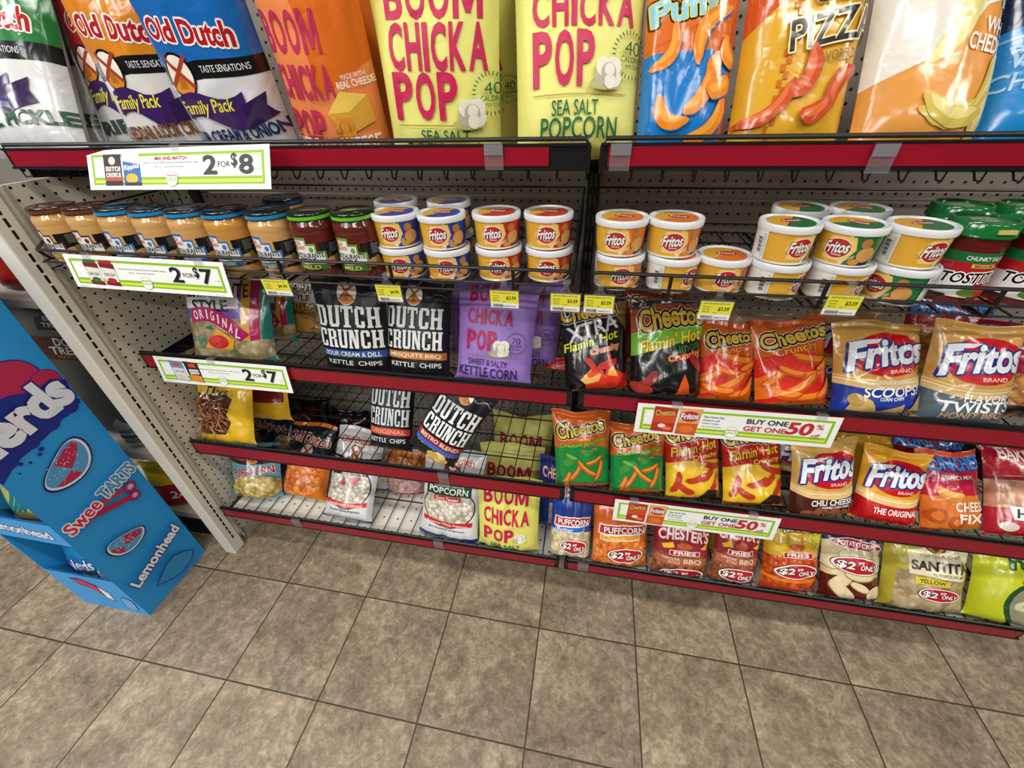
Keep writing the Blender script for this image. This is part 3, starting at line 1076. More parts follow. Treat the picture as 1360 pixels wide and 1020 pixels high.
def art_fix(W, H):
    return [band(.42, 1, '#b8163a', .02), band(0, .42, '#d8742a', .02), T('MUNCHIES', .5, .83, .98, .18, '#3f83c8', rot=.02, bold=.06, out=((WH, .002), ('#17306a', .0026))), T('SNACK MIX', .5, .66, .5, .05, WH, bold=.03), curl(.35, .45, .06, .024, -20, '#d98a3a', .3), curl(.35, .47, .05, .012, -20, '#f0b060', .3),
            E(.15, .18, .14, .1, '#b3541c'), E(.15, .18, .08, .055, '#d8742a'), E(.42, .1, .14, .08, '#a84c18'), E(.42, .1, .08, .04, '#d8742a'), T('CHEESE', .66, .3, .52, .12, '#f3ead8', bold=.05), T('FIX', .66, .15, .42, .12, '#f3ead8', bold=.06)]


def art_baken(W, H):
    return [band(.62, 1, '#a31226', 0), band(.26, .6, 'rind', .04), band(0, .26, '#b01a30', .0), band(.56, .6, '#7d0f1f', .03), T('BAKEN-ETS', .5, .86, .75, .14, '#efe0d6', rot=-.03, bold=.05, shear=.1), Rr(.3, .68, .62, .74, '#c98a2a'), T('CHICHARRONES', .46, .71, .3, .035, '#5a1010'), P([(.2, .16), (.9, .16), (.9, .3), (.16, .3)], WH), T('HOT', .4, .23, .34, .1, '#16110f', bold=.06), E(.16, .08, .09, .05, '#d9c9bd'), P([(.3, 0), (.36, .12), (.42, .02), (.5, .14), (.56, .02), (.64, .12), (.7, 0)], '#7d0f1f')]


def art_jal(W, H):
    o = [band(0, .5, '#15803a', .06), band(.5, 1, '#c85a14', .06, 0)]
    o += cheetos_logo(.46, .76, .84, .17, rot=.16)
    o += [T('Cheddar Jalapeno', .5, .585, .82, .075, '#86c23a', rot=.16, bold=.05, shear=.2, out=(('#173a18', .001),)), T('Crunchy', .62, .5, .3, .05, '#e88a3a', rot=.14, bold=.04)]
    o += [E(.32, .4, .16, .06, '#2e7a2a', rot=-.4), E(.3, .42, .1, .025, '#6aa84a', rot=-.4), E(.24, .34, .1, .05, '#3f8a34', rot=.5), E(.6, .47, .1, .04, '#3f8a34', rot=.3)]
    for a in ((.36, .2, .06, .013, 55), (.56, .26, .07, .013, -40), (.7, .36, .05, .013, 20), (.78, .22, .06, .013, 70), (.2, .12, .05, .013, 60)):
        o += [curl(a[0], a[1], a[2], a[3], a[4], '#b3581a', .2), curl(a[0], a[1] + .008, a[2] * .9, a[3] * .5, a[4], '#e0862f', .2)]
    return o + [P([(0, .02), (.2, .1), (.12, 0)], '#0f6a30')]


def art_flam(W, H):
    o = [band(0, .5, '#e0b824', .0), P([(0, .44), (1, .62), (1, .86), (0, .8)], '#b81d16'), band(.82, 1, '#a5381a', 0)]
    o += cheetos_logo(.45, .85, .86, .2, rot=.1)
    o += [T("Flamin' Hot", .5, .66, .84, .13, '#ecc63a', rot=.2, bold=.04, shear=.25, out=(('#5a0c08', .0008),)), T('Crunchy', .68, .55, .48, .08, '#f0d05a', rot=.18, bold=.05, out=((REDC, .0012),))]
    o += [curl(a, b, l, .016, g, '#b3321c', .3) for a, b, l, g in ((.8, .44, .08, -12), (.16, .2, .06, 70), (.5, .26, .06, 20), (.86, .2, .05, 60), (.7, .3, .05, 40), (.3, .12, .05, -30))]
    return o + [P([(.55, .02), (.7, .12), (.9, .1), (1, .02), (.9, 0), (.55, 0)], '#2a1a18')]


def art_puffcorn(word, flav, fcol, food, base2):
    def f(W, H):
        o = [band(0, .36, food, .02), T("CHESTER'S", .52, .86, .9, .15, '#e9e4dc', rot=-.03, bold=.05, arc=.2, out=(('#a31822', .0022),))]
        o += [E(.62, .66, .26, .13, base2), P([(.08, .42), (.92, .46), (.96, .58), (.1, .56)], WH), P([(.1, .435), (.9, .47), (.94, .565), (.12, .545)], REDC), T('PUFFCORN', .54, .5, .72, .08, WH, rot=.03, bold=.06, out=(('#5a0c10', .001),)), P([(.12, .34), (.82, .38), (.82, .46), (.12, .42)], WH), P([(.13, .35), (.81, .388), (.81, .45), (.13, .412)], fcol), T(flav, .36, .395, .4, .055, '#e9d65a' if fcol != '#2a6ac0' else '#e9ecf2', rot=.04, bold=.03, shear=.2)]
        return o + price(.58, .17, .62, .17)
    return f


def art_fries(food, top, flavour, yel=False, dv=0.0):
    def f(W, H):
        return [shift(e, dv) for e in g(W, H)]

    def g(W, H):
        o = [band(0, .5, food, .02), band(.45, 1, top, .03)]
        if yel:
            o += [P([(0, .7), (.3, .85), (.1, 1), (0, 1)], '#e2d22a'), P([(1, .55), (.7, .7), (.9, 1), (1, 1)], '#d8cf2e'), ('q', [(i / 12, .1 + .012 * (i % 2)) for i in range(13)], [(i / 12, .15 + .015 * ((i + 1) % 2)) for i in range(13)], '#e8781c')]
        else:
            o += [P([(u, .86), (u + .015, .86), (u + .1, 1), (u + .085, 1)], '#d9a9a0') for u in (.1, .3, .5, .7, .88)]
        o += [T("CHESTER'S", .5, .74 if not yel else .86, .88, .17, WH, bold=.06, arc=.2, rot=-.03, out=((REDC, .0026),) if not yel else ((BK, .002),)), P([(.12, .6), (.3, .66), (.34, .58), (.16, .54)], '#e0bb2a'), P([(.8, .58), (.92, .66), (.9, .56)], '#e0bb2a'), E(.52, .6, .14, .05, '#b5562a')]
        o += [Rr(.26, .455, .8, .535, WH), Rr(.27, .462, .79, .528, '#b3182a'), T('FRIES', .53, .495, .4, .05, WH, bold=.05)]
        if flavour:
            o += [band(.3, .43, '#a86040', .0, u0=.05, u1=.95), T('CAROLINA', .3, .4, .3, .045, '#ecd0bc', bold=.02), T('STYLE', .36, .345, .2, .04, '#ecd0bc', bold=.02), T('BBQ', .68, .365, .32, .085, '#ecd0bc', bold=.03)]
        return o + price(.52, .15 if flavour else .27, .74, .18)
    return f


def shift(e, dv):
    if dv == 0:
        return e
    if e[0] in 'tec':
        i = {'t': 3, 'e': 2, 'c': 2}[e[0]]
        return e[:i] + (e[i] + dv,) + e[i + 1:]
    if e[0] == 'p':
        return ('p', [(a, b + dv) for a, b in e[1]], e[2])
    return ('q', [(a, b + dv) for a, b in e[1]], [(a, b + dv) for a, b in e[2]], e[3])


def art_crisps(W, H):
    o = [band(0, 1, '#5a1a14', 0), band(.3, .78, '#d9c69c', .03), band(.8, 1, '#2a6a94', .03), band(.76, .81, '#122a48', .03), T("A BAKED CRISPY SNACK", .5, .9, .9, .06, '#a9c9dc', bold=.02, arc=-.3)]
    for a in ((.25, .24, .2, .09, .6), (.6, .38, .3, .1, .1), (.3, .1, .26, .08, -.6), (.82, .12, .16, .09, .3), (.15, .5, .2, .1, .2), (.82, .5, .2, .12, -.3), (.5, .62, .3, .1, .1), (.55, .2, .16, .05, -.4)):
        o += [E(a[0], a[1] - .01, a[2] * 1.02, a[3] * 1.02, '#a68c5e', rot=a[4]), E(a[0], a[1], a[2] * .96, a[3] * .94, '#e2d0a6', rot=a[4])]
    return o + [E(.52, .74, .42, .065, WH, rot=-.1), E(.52, .74, .4, .055, '#a81e2c', rot=-.1), T('POTATO CRISPS', .52, .74, .66, .055, WH, rot=-.1, bold=.05)] + price(.5, .48, .76, .2, rot=-.06)


def art_santi(W, H):
    o = [band(0, .55, 'tortilla', 0), band(.55, 1, '#b3a53a', 0), P([(0, 0), (.08, 0), (.14, 1), (0, 1)], '#a89a2e'), P([(.24, .5), (.96, .46), (1, .8), (.72, .84), (.66, .98), (.44, .98), (.4, .84), (.22, .8)], '#e2dab4'),
         E(.57, .88, .13, .1, '#7a3a1e'), E(.57, .88, .11, .085, '#c98a5a'), E(.57, .86, .05, .06, '#7a3a1e'), T('SANTITAS', .63, .62, .74, .13, '#3f1a10', bold=.1), T('TORTILLA CHIPS', .6, .75, .5, .04, '#7a6a3a', bold=.01), T('TOTOPOS DE MAIZ', .7, .52, .4, .035, '#7a6a3a', bold=.01), P([(.3, .38), (.7, .37), (.7, .46), (.3, .47)], '#d8c43a'), T('YELLOW', .5, .42, .3, .055, '#3a2a14', bold=.04)]
    return o + price(.6, .25, .5, .16, rot=-.04)


def art_funy(W, H):
    return [P([(.5, .0), (0, .0), (0, .5), (.2, .5), (.3, .3)], '#b9bf1e'), E(.55, .24, .34, .36, '#1f4a24'), E(.57, .24, .31, .32, '#8a8a6a'), E(.5, .3, .2, .08, '#c9c29a', rot=.2), E(.5, .3, .12, .04, '#8a8a6a', rot=.2), E(.6, .15, .2, .08, '#d8d2aa', rot=-.2), E(.6, .15, .12, .04, '#8a8a6a', rot=-.2), E(.7, .33, .12, .09, '#cfc8a0', rot=.5), E(.7, .33, .07, .05, '#8a8a6a', rot=.5), T('FUNYUNS', .72, .82, .9, .26, '#1f6a2e', rot=-.06, bold=.07, out=(('#123a1a', .003),)), E(.5, .58, .14, .06, '#1f4a24'), E(.5, .58, .12, .05, '#e0a52a'), T('ONION', .5, .58, .16, .045, '#1f4a24'), P([(.56, .4), (.7, .44), (.66, .34)], '#2f8a3a')]


def art_pretz(W, H):
    o = [P([(.08, .1), (.62, .12), (.7, .3), (.62, .42), (.72, .66), (.6, .72), (.3, .7), (.05, .72)], '#1c1c24'), P([(.1, .12), (.6, .14), (.68, .3), (.6, .42), (.69, .65), (.58, .7), (.3, .68), (.08, .7)], '#5a2e18')]
    rnd = random.Random(5)
    for i in range(110):
        u, v = rnd.uniform(.13, .6), rnd.uniform(.16, .66)
        o.append(curl(u, v, rnd.uniform(.035, .065), .004, rnd.choice((-35, 60, -70, 20, 85, -15)) + rnd.uniform(-25, 25), rnd.choice(('#b5764a', '#9a5c34', '#d29a6a', '#7a421f', '#4a2412')), rnd.uniform(-.1, .1), 4))
    return o + [T('PRETZEL', .22, .86, .4, .08, '#1c1c24', rot=-.06, bold=.04), T('STICKS', .50, .755, .46, .1, '#1c1c24', rot=-.05, bold=.04), P([(-.02, .55), (.04, .62), (.08, .56), (.13, .58), (.1, .52), (.13, .45), (.07, .47), (.02, .43), (.02, .5)], '#c9201f'), T('PRETZELS', .3, .05, .4, .05, '#6a4a12', bold=.03)]


def art_lbpuff(W, H):
    o = [band(.68, 1, '#16202c', -.04), P([(.05, .74), (.35, .7), (.65, .72), (.65, .78), (.35, .76), (.05, .82)], '#b81f2a')]
    o += windmill(.55, .76, .13, W, H)
    return o + [E(.58, .25, .5, .24, '#4a8aa2'), E(.58, .24, .48, .22, 'puff_yellow'), T('PUFFCORN', .55, .52, .78, .15, '#a3223a', rot=.1, bold=.06, out=(('#dcd2c4', .002),)), E(.3, .07, .09, .08, '#a3222e'), E(.3, .07, .06, .05, '#c0453f'), P([(.02, .3), (.12, .42), (.16, .3), (.1, .22)], '#4a6a3a')]


def art_orpuff(W, H):
    o = [band(.52, 1, '#14202e', .0), P([(0, .48), (.4, .56), (1, .5), (1, .6), (.4, .64), (0, .58)], '#a8322a'), E(.5, .24, .46, .2, 'puff_orange'), band(.38, .5, 'puff_orange', .02, u0=.1, u1=.9), T('Old Dutch', .5, .8, .92, .13, '#b01c24', rot=-.08, bold=.05, out=(('#e6dccf', .0026),))]
    return o + windmill(.55, .62, .16, W, H) + [T('PUFFCORN', .5, .5, .7, .07, '#e0842a', bold=.05)]


def art_popc(label, red_band, top):
    def f(W, H):
        return [shift(e, -.07) if n > 0 else e for n, e in enumerate(g(W, H))]

    def g(W, H):
        o = [band(-.3, -.2, BK), E(.5, .43, .45, .24, BK), E(.5, .43, .43, .23, 'popcorn'), T('Old Dutch', .5, .93, .7, .07, '#d8541c', bold=.05), band(.74, .765, BK, -.02)]
        o += windmill(.5, .78, .15, W, H)
        o += [P([(.1, .55), (.86, .56), (.86, .68), (.1, .68)], '#1e4a34' if top == 'g' else '#1c1c1e'), T('Gourmet White' if top == 'g' else 'Tender White', .48, .665, .5, .03, '#9fb8a8', bold=.01), T('POPCORN', .48, .61, .66, .07, '#ece9df' if top == 'g' else '#d9cf6a', bold=.05)]
        if top == 'g':
            o += [Rr(.25, .5, .7, .55, '#d0381f'), T('Extra Tender', .48, .525, .38, .035, WH, bold=.02)]
        else:
            o += [P([(.3, .45), (.4, .54), (.44, .44)], '#c01f26'), P([(.5, .52), (.72, .54), (.6, .42)], '#c01f26')]
        o += [('q', [(.08 + .084 * i, .24 + .03 * math.sin(i / 10 * PI) * (-1)) for i in range(11)], [(.08 + .084 * i, .29 + .03 * math.sin(i / 10 * PI) * (-1)) for i in range(11)], red_band), T(label, .5, .235, .7, .03, '#f3e9df', bold=.02), T('Tender White Popcorn' if top != 'g' else 'Air Popped Popcorn', .5, .175, .62, .03, '#1c1c1e', bold=.02), band(.05, .09, '#23408a', .0)]
        return o
    return f


def art_dark(W, H):
    return [band(0, .3, 'puff_yellow', .05), E(.45, .62, .2, .1, '#d9d2c6'), E(.45, .62, .16, .08, '#a8402a'), T('Old Dutch', .5, .82, .8, .12, '#8f2530', bold=.04)]


def art_navy(W, H):
    return [E(.75, .5, .3, .2, 'puff_yellow'), T('Old Dutch', .4, .8, .8, .12, '#a8303a', bold=.04, out=((WH, .001),))]


def art_chest_b(W, H):
    return [T("CHESTER'S", .5, .8, .85, .14, WH, bold=.05, out=((REDC, .002),)), E(.7, .6, .25, .1, '#dfe6f2'), band(.1, .4, 'puff_pale', .02, u0=.3, u1=.9)]


def art_simple(c, word, wc):
    def f(W, H):
        return [band(0, .5, c, .03), T(word, .5, .7, .8, .16, wc, bold=.05)]
    return f


def art_pink(W, H):
    return [band(.1, .66, 'pink', .02), band(.66, 1, 'puff_orange', .02), band(0, .1, '#a3202c', .0)]


def art_gray(W, H):
    return [band(.25, .9, 'popcorn', .0), band(0, .12, '#274a9a', .0)]

# ================================================================ bags
FIT = {
    'pickle': ((0.001, -0.341, 1.322), (0.071, 0.313, 0.028), 0.234, 0.398, 0.09, 0.741, 0),
    'pickle2': ((-0.046, -0.247, 1.322), (0.053, 0.247, 0.025), 0.21, 0.41, 0.068, 0.734, 0),
    'cheddar': ((0.344, -0.308, 1.322), (0.099, -0.081, 0.023), 0.212, 0.346, 0.087, 0.737, 0),
    'ripples': ((0.18, -0.233, 1.322), (0.087, 0.13, 0.024), 0.235, 0.383, 0.063, 0.734, 0),
    'onion': ((0.538, -0.332, 1.322), (0.028, -0.225, 0.024), 0.213, 0.328, 0.107, 0.747, 0),
    'bcp_or': ((0.747, -0.333, 1.322), (0.027, -0.21, 0.02), 0.184, 0.345, 0.096, 0.678, 0),
    'bcp_or2': ((0.731, -0.246, 1.322), (0.035, -0.186, 0.017), 0.179, 0.355, 0.068, 0.69, 0),
    'bcp_y1': ((0.948, -0.344, 1.322), (0.098, -0.044, 0.017), 0.214, 0.29, 0.107, 0.769, 0),
    'bcp_y3': ((0.96, -0.237, 1.322), (0.049, -0.125, 0.017), 0.219, 0.309, 0.068, 0.757, 0),
    'bcp_y2': ((1.185, -0.352, 1.322), (0.219, 0.233, 0.012), 0.218, 0.321, 0.093, 0.698, 0),
    'puffs': ((1.356, -0.348, 1.322), (0.166, 0.247, 0.005), 0.149, 0.346, 0.092, 0.624, 0),
    'pizza': ((1.514, -0.351, 1.322), (0.111, 0.328, 0.022), 0.178, 0.342, 0.102, 0.632, 0),
    'white': ((1.696, -0.355, 1.322), (0.107, 0.408, 0.023), 0.185, 0.339, 0.109, 0.634, 0),
    'bluew': ((1.888, -0.304, 1.322), (0.167, 0.415, 0.014), 0.186, 0.337, 0.101, 0.629, 0),
    'tort': ((0.28, -0.372, 0.832), (0.037, 0.397, -0.031), 0.263, 0.243, 0.045, 1.015, 0),
    'tort2': ((0.323, -0.25, 0.832), (0.0, 0.3, 0.0), 0.134, 0.178, 0.0, 1.0, 0),
    'tost': ((0.397, -0.2, 0.832), (0.0, 0.3, 0.0), 0.148, 0.178, 0.0, 1.0, 0),
    'dill': ((0.654, -0.372, 0.832), (0.037, 0.206, 0.004), 0.195, 0.243, 0.045, 1.015, 0),
    'mesq': ((0.817, -0.372, 0.832), (-0.007, 0.387, 0.003), 0.175, 0.239, 0.045, 1.015, 0),
    'bcp_p': ((1.012, -0.372, 0.832), (-0.034, 0.391, 0.015), 0.2, 0.244, 0.045, 1.015, 0),
    'bcp_p2': ((0.948, -0.25, 0.832), (0.0, 0.3, 0.0), 0.171, 0.191, 0.0, 1.0, 0),
    'bcp_p3': ((1.089, -0.28, 0.832), (0.0, 0.3, 0.0), 0.159, 0.211, 0.0, 1.0, 0),
    'xtra': ((1.268, -0.372, 0.832), (0.146, 0.505, -0.055), 0.157, 0.216, 0.045, 1.015, 0),
    'limon': ((1.424, -0.372, 0.832), (0.091, 0.479, -0.033), 0.168, 0.22, 0.045, 1.015, 0),
    'limon2': ((1.393, -0.24, 0.832), (0.0, 0.3, 0.0), 0.15, 0.191, 0.0, 1.0, 0),
    'crun1': ((1.554, -0.372, 0.832), (0.064, 0.513, -0.022), 0.118, 0.183, 0.045, 1.015, 0),
    'crun2': ((1.693, -0.372, 0.832), (0.138, 0.58, -0.056), 0.16, 0.197, 0.045, 1.015, 0),
    'frit_b1': ((1.654, -0.2, 0.832), (0.0, 0.3, 0.0), 0.147, 0.136, 0.0, 1.0, 0),
    'scoop2': ((1.814, -0.24, 0.832), (0.0, 0.3, 0.0), 0.153, 0.174, 0.0, 1.0, 0),
    'scoop': ((1.856, -0.372, 0.832), (0.087, 0.537, -0.034), 0.18, 0.197, 0.045, 1.015, 0),
    'twist': ((2.01, -0.372, 0.832), (-0.043, 0.412, -0.02), 0.162, 0.207, 0.045, 1.015, 0),
    'bbqr': ((2.149, -0.33, 0.832), (0.0, 0.3, 0.0), 0.194, 0.184, 0.0, 1.0, 0),
    'munch_b1': ((2.069, -0.18, 0.832), (0.0, 0.3, 0.0), 0.182, 0.188, 0.0, 1.0, 0),
    'munch_b2': ((2.183, -0.24, 0.832), (0.0, 0.3, 0.0), 0.197, 0.16, 0.0, 1.0, 0),
    'redlow': ((1.18, -0.29, 0.832), (0.0, 0.3, 0.0), 0.102, 0.035, 0.0, 1.0, 0),
    'pretz': ((0.109, -0.391, 0.511), (0.019, 0.467, -0.003), 0.208, 0.217, 0.045, 1.015, 0),
    'pretz2': ((0.139, -0.26, 0.511), (0.0, 0.3, 0.0), 0.239, 0.14, 0.0, 1.0, 0),
    'dutcho': ((0.656, -0.339, 0.511), (-0.024, 0.496, 0.021), 0.148, 0.273, 0.0, 1.0, 0),
    'bistro': ((0.818, -0.395, 0.53), (0.027, 0.254, 0.533), 0.154, 0.259, 0.045, 1.015, 0),
    'jal1': ((1.259, -0.391, 0.511), (0.107, 0.365, -0.061), 0.157, 0.223, 0.045, 1.015, 0),
    'jal2': ((1.407, -0.391, 0.511), (0.081, 0.505, -0.044), 0.152, 0.197, 0.045, 1.015, 0),
    'flam1': ((1.554, -0.391, 0.511), (0.099, 0.596, -0.049), 0.148, 0.205, 0.045, 1.015, 0),
    'flam2': ((1.705, -0.391, 0.511), (0.084, 0.721, -0.026), 0.157, 0.205, 0.045, 1.015, 0),
    'chili_b': ((1.843, -0.27, 0.511), (0.0, 0.3, 0.0), 0.157, 0.136, 0.0, 1.0, 0),
    'chili': ((1.862, -0.391, 0.511), (0.135, 0.418, -0.046), 0.157, 0.202, 0.045, 1.015, 0),
    'frit_b2': ((1.996, -0.25, 0.511), (0.0, 0.3, 0.0), 0.177, 0.153, 0.0, 1.0, 0),
    'orig': ((2.006, -0.391, 0.511), (-0.07, 0.497, 0.006), 0.144, 0.19, 0.045, 1.015, 0),
    'fix': ((2.156, -0.391, 0.511), (0.128, 0.606, -0.036), 0.141, 0.197, 0.045, 1.015, 0),
    'munch_b3': ((2.151, -0.25, 0.511), (0.0, 0.3, 0.0), 0.172, 0.159, 0.0, 1.0, 0),
    'baken': ((2.313, -0.391, 0.511), (0.015, 0.687, -0.005), 0.183, 0.226, 0.045, 1.015, 0),
    'butpuff': ((1.24, -0.431, 0.218), (0.021, 0.467, -0.002), 0.132, 0.242, 0.045, 1.015, 0),
    'chest_b': ((1.188, -0.33, 0.218), (0.0, 0.3, 0.0), 0.13, 0.268, 0.0, 1.0, 0),
    'cheepuff': ((1.394, -0.431, 0.218), (0.037, 0.456, -0.032), 0.172, 0.241, 0.045, 1.015, 0),
    'bbq1': ((1.57, -0.431, 0.218), (0.005, 0.458, -0.015), 0.169, 0.204, 0.045, 1.015, 0),
    'bbq2': ((1.72, -0.431, 0.218), (0.022, 0.429, 0.009), 0.131, 0.206, 0.045, 1.015, 0),
    'yel_b': ((1.698, -0.33, 0.218), (0.0, 0.3, 0.0), 0.121, 0.101, 0.0, 1.0, 0),
    'hotfry': ((1.873, -0.431, 0.218), (0.053, 0.492, -0.017), 0.156, 0.208, 0.045, 1.015, 0),
    'crisps': ((2.03, -0.431, 0.218), (0.038, 0.566, -0.023), 0.157, 0.212, 0.045, 1.015, 0),
    'santi': ((2.209, -0.431, 0.218), (0.014, 0.539, -0.019), 0.213, 0.211, 0.045, 1.015, 0),
    'funy': ((2.444, -0.431, 0.218), (-0.018, 0.513, -0.005), 0.262, 0.21, 0.045, 1.015, 0),
    'lbpuff': ((0.091, -0.382, 0.218), (0.127, 0.477, 0.003), 0.192, 0.209, 0.0, 1.0, 0),
    'navy_b': ((0.107, -0.25, 0.218), (0.0, 0.3, 0.0), 0.183, 0.25, 0.0, 1.0, 0),
    'orpuff': ((0.263, -0.359, 0.218), (-0.045, 0.655, 0.031), 0.187, 0.275, 0.0, 1.0, 0),
    'popc': ((0.468, -0.42, 0.218), (-0.014, 0.737, 0.027), 0.187, 0.317, 0.0, 1.0, 0),
    'dark1': ((0.141, -0.1, 0.218), (0.0, 0.3, 0.0), 0.175, 0.21, 0.0, 1.0, 0),
    'dark2': ((0.336, -0.12, 0.218), (0.0, 0.3, 0.0), 0.163, 0.196, 0.0, 1.0, 0),
    'pink': ((0.628, -0.273, 0.218), (0.01, 0.359, -0.004), 0.164, 0.182, 0.0, 1.0, 0),
    'gray_b': ((0.524, -0.279, 0.218), (-0.017, 0.351, -0.001), 0.102, 0.172, 0.0, 1.0, 0),
    'gourm': ((0.84, -0.431, 0.218), (-0.049, 0.496, 0.017), 0.211, 0.305, 0.045, 1.015, 0),
    'bcp_s': ((1.044, -0.431, 0.218), (0.001, 0.279, -0.018), 0.205, 0.26, 0.045, 1.015, 0),
    'bcp_s2': ((1.018, -0.26, 0.218), (0.0, 0.3, 0.0), 0.224, 0.235, 0.0, 1.0, 0),
    'bcp_s3': ((1.038, -0.13, 0.218), (0.0, 0.3, 0.0), 0.232, 0.26, 0.0, 1.0, 0),
}


def make_bag(key, name, label, group, base, fin, art, D=0.075, seal=None, res=(26, 34), wr=1.0, cat='snack bag'):
    p, r, W, H, v0, v1, _ = FIT[key]
    rnd = random.Random(sum(ord(c) * (i + 7) for i, c in enumerate(key)))
    yaw, lean, roll = r
    root = empty(name, p, label, cat, group)
    root.rotation_euler = (Matrix.Rotation(yaw, 3, 'Z') @ Matrix.Rotation(-lean, 3, 'X') @ Matrix.Rotation(roll, 3, 'Y')).to_euler()
    D = min(D * 1.12, W * 0.5)
    hs = 0.014
    nu, nv = res
    s = np.linspace(-1, 1, nu + 1)[None, :]
    v = np.linspace(0, 1, nv + 1)[:, None]
    HB = H - hs
    t = v
    f = np.where(t < 0.17, np.sqrt(np.clip(1 - (1 - t / 0.17) ** 2, 0, 1)), np.clip(1 - (np.clip(t - 0.17, 0, 1) / 0.83) ** 2.1, 0, 1) ** 0.62)
    g = np.clip(1 - np.abs(s) ** 2.6, 0, 1) ** 0.58
    wid = W / 2 * (1 - 0.085 * f + 0.02 * (1 - t))
    X = s * wid
    ph = [rnd.uniform(0, 6.28) for _ in range(16)]
    fq = [rnd.uniform(3.5, 8.5) for _ in range(8)]
    cr = np.zeros((nv + 1, nu + 1))
    for i in range(3):
        cr += (0.5 - np.abs(np.sin(fq[i] * s * (0.6 + 0.5 * t) + ph[i]))) * np.exp(-(1 - t) * (3.0 + i)) * 1.9
        cr += (0.5 - np.abs(np.sin(fq[i + 3] * s + ph[i + 3]))) * np.exp(-t * (6.0 + i)) * 0.9
    for i in range(8):
        cx, cy, an = rnd.uniform(-0.8, 0.8), rnd.uniform(0.15, 0.95), rnd.uniform(0, 3.14)
        a = (s - cx) * math.cos(an) + (t - cy) * 2.2 * math.sin(an)
        b = -(s - cx) * math.sin(an) + (t - cy) * 2.2 * math.cos(an)
        cr += rnd.uniform(-1.0, 0.8) * np.exp(-np.abs(a) * rnd.uniform(6, 13) - b ** 2 * 3.0)
    cr += 0.8 * np.abs(s) ** 3 * np.sin(9.5 * t + ph[10] + s) + 0.35 * np.sin(4 * s + 5 * t + ph[11])
    amp = 0.0058 * wr * min(1.0, W / 0.16) * np.clip(f * 1.5, 0, 1) * np.clip(g * 1.4, 0, 1)
    Yf = -(D / 2) * f * g + amp * cr
    seal_wave = 0.006 * wr * np.sin(3.2 * s + ph[12]) + 0.003 * wr * np.sin(8 * s + ph[13])
    Y = Yf + seal_wave * t ** 6
    Z = v * HB + 0.006 * np.sin(2.6 * s + ph[14]) * t ** 8 * wr
    front = np.stack([X + 0 * v, Y, Z + 0 * s], -1)
    back = np.stack([X + 0 * v, (D / 2) * 0.8 * f * g + 0.5 * amp * np.roll(cr, 3, axis=1) + seal_wave * t ** 6 + 0.0004, Z + 0 * s], -1)
    # let the lowest point of the body just touch the deck
    R3 = np.array(root.rotation_euler.to_matrix())
    low = min((front.reshape(-1, 3) @ R3.T)[:, 2].min(), (back.reshape(-1, 3) @ R3.T)[:, 2].min())
    if True:
        root.location.z += -low + 0.0005
    hv = (v1 - v0) * H if v1 > v0 else H
    body = sheet('bag_body', front, W, HB, art(W, hv) if art else [], base, fin, root, back, hv=hv, y0=v0 * H)
    # crimped seal along the top
    nr = 5
    top_c = front[-1]
    rows = []
    for k in range(nr + 1):
        q = top_c.copy()
        q[:, 2] += hs * k / nr
        q[:, 1] += (0.0007 if k % 2 else -0.0007)
        q[:, 0] *= 1 + 0.015 * k / nr
        rows.append(q)
    fr = np.array(rows)
    bk = fr.copy()
    bk[..., 1] += 0.0012
    sheet('crimped_seal', fr, W, hs, [], seal or base, fin, root, bk)
    return root


FAM, CHZ, TOPB = 'big bags on the top shelf', 'bags on the shelf below the dips', 'big bags on the top shelf'
MID, LOW = 'bags on the second shelf from the floor', 'bags on the lowest shelf'

B = make_bag
pickle_txt = old_dutch('#1f7a34', 'DILL PICKLE', '#1f5a34', .12)
B('pickle', 'potato_chip_bag', 'green and white dill pickle chip bag, front one at far left of top shelf', TOPB, '#dddcda', 'foil', pickle_txt, .09)
B('pickle2', 'potato_chip_bag', 'second green and white dill pickle chip bag, just behind the far left one', TOPB, '#d6d5d2', 'foil', pickle_txt, .05)
B('ripples', 'potato_chip_bag', 'red topped ripple chip bag half hidden behind the orange topped white bag', TOPB, '#dcdbd6', 'foil', old_dutch('#a8262a', 'RIPPLES', '#3a4a44', .2), .06)
B('cheddar', 'potato_chip_bag', 'orange topped white chip bag, cheddar and sour cream, left of the blue topped one', TOPB, '#dddcd8', 'foil', old_dutch('#d9861a', 'CHEDDAR & SOUR CREAM', '#7a4a1c', .3), .09)
B('onion', 'potato_chip_bag', 'blue topped white chip bag, sour cream and onion, above the big sale sign', TOPB, '#dddddf', 'foil', old_dutch('#1466b4', 'SOUR CREAM & ONION', '#1c2c5c', .29), .09)
B('bcp_or2', 'popcorn_bag', 'orange popcorn bag peeking out behind the front orange cheddar popcorn bag', TOPB, '#d9741e', 'matte', None, .07)
B('bcp_or', 'popcorn_bag', 'orange cheddar cheese popcorn bag with crimson lettering on the top shelf', TOPB, '#ee8a4e', 'matte', art_bcp_cheese, .085)
B('bcp_y3', 'popcorn_bag', 'pale yellow popcorn bag squeezed behind the two front yellow ones up top', TOPB, '#d9d56c', 'matte', bcp(((.9, .2), (.65, .2), (.35, .3)), cal=(.92, .42, .1, '40')), .08)
B('bcp_y1', 'popcorn_bag', 'left of the two front pale yellow sea salt popcorn bags on the top shelf', TOPB, PALEY, 'matte',
  bcp(((1.0, .28), (.69, .31), (.36, .34)), left=.14, wid=.78, pw=.54, sub1=('SEA SALT', .55, .075, .42, .085), sub2=('POPCORN', .52, -.04, .62, .12), line=.15, pop=(.78, .24, .1), cal=(.93, .37, .14, '40'), tilt=-.01), .09)
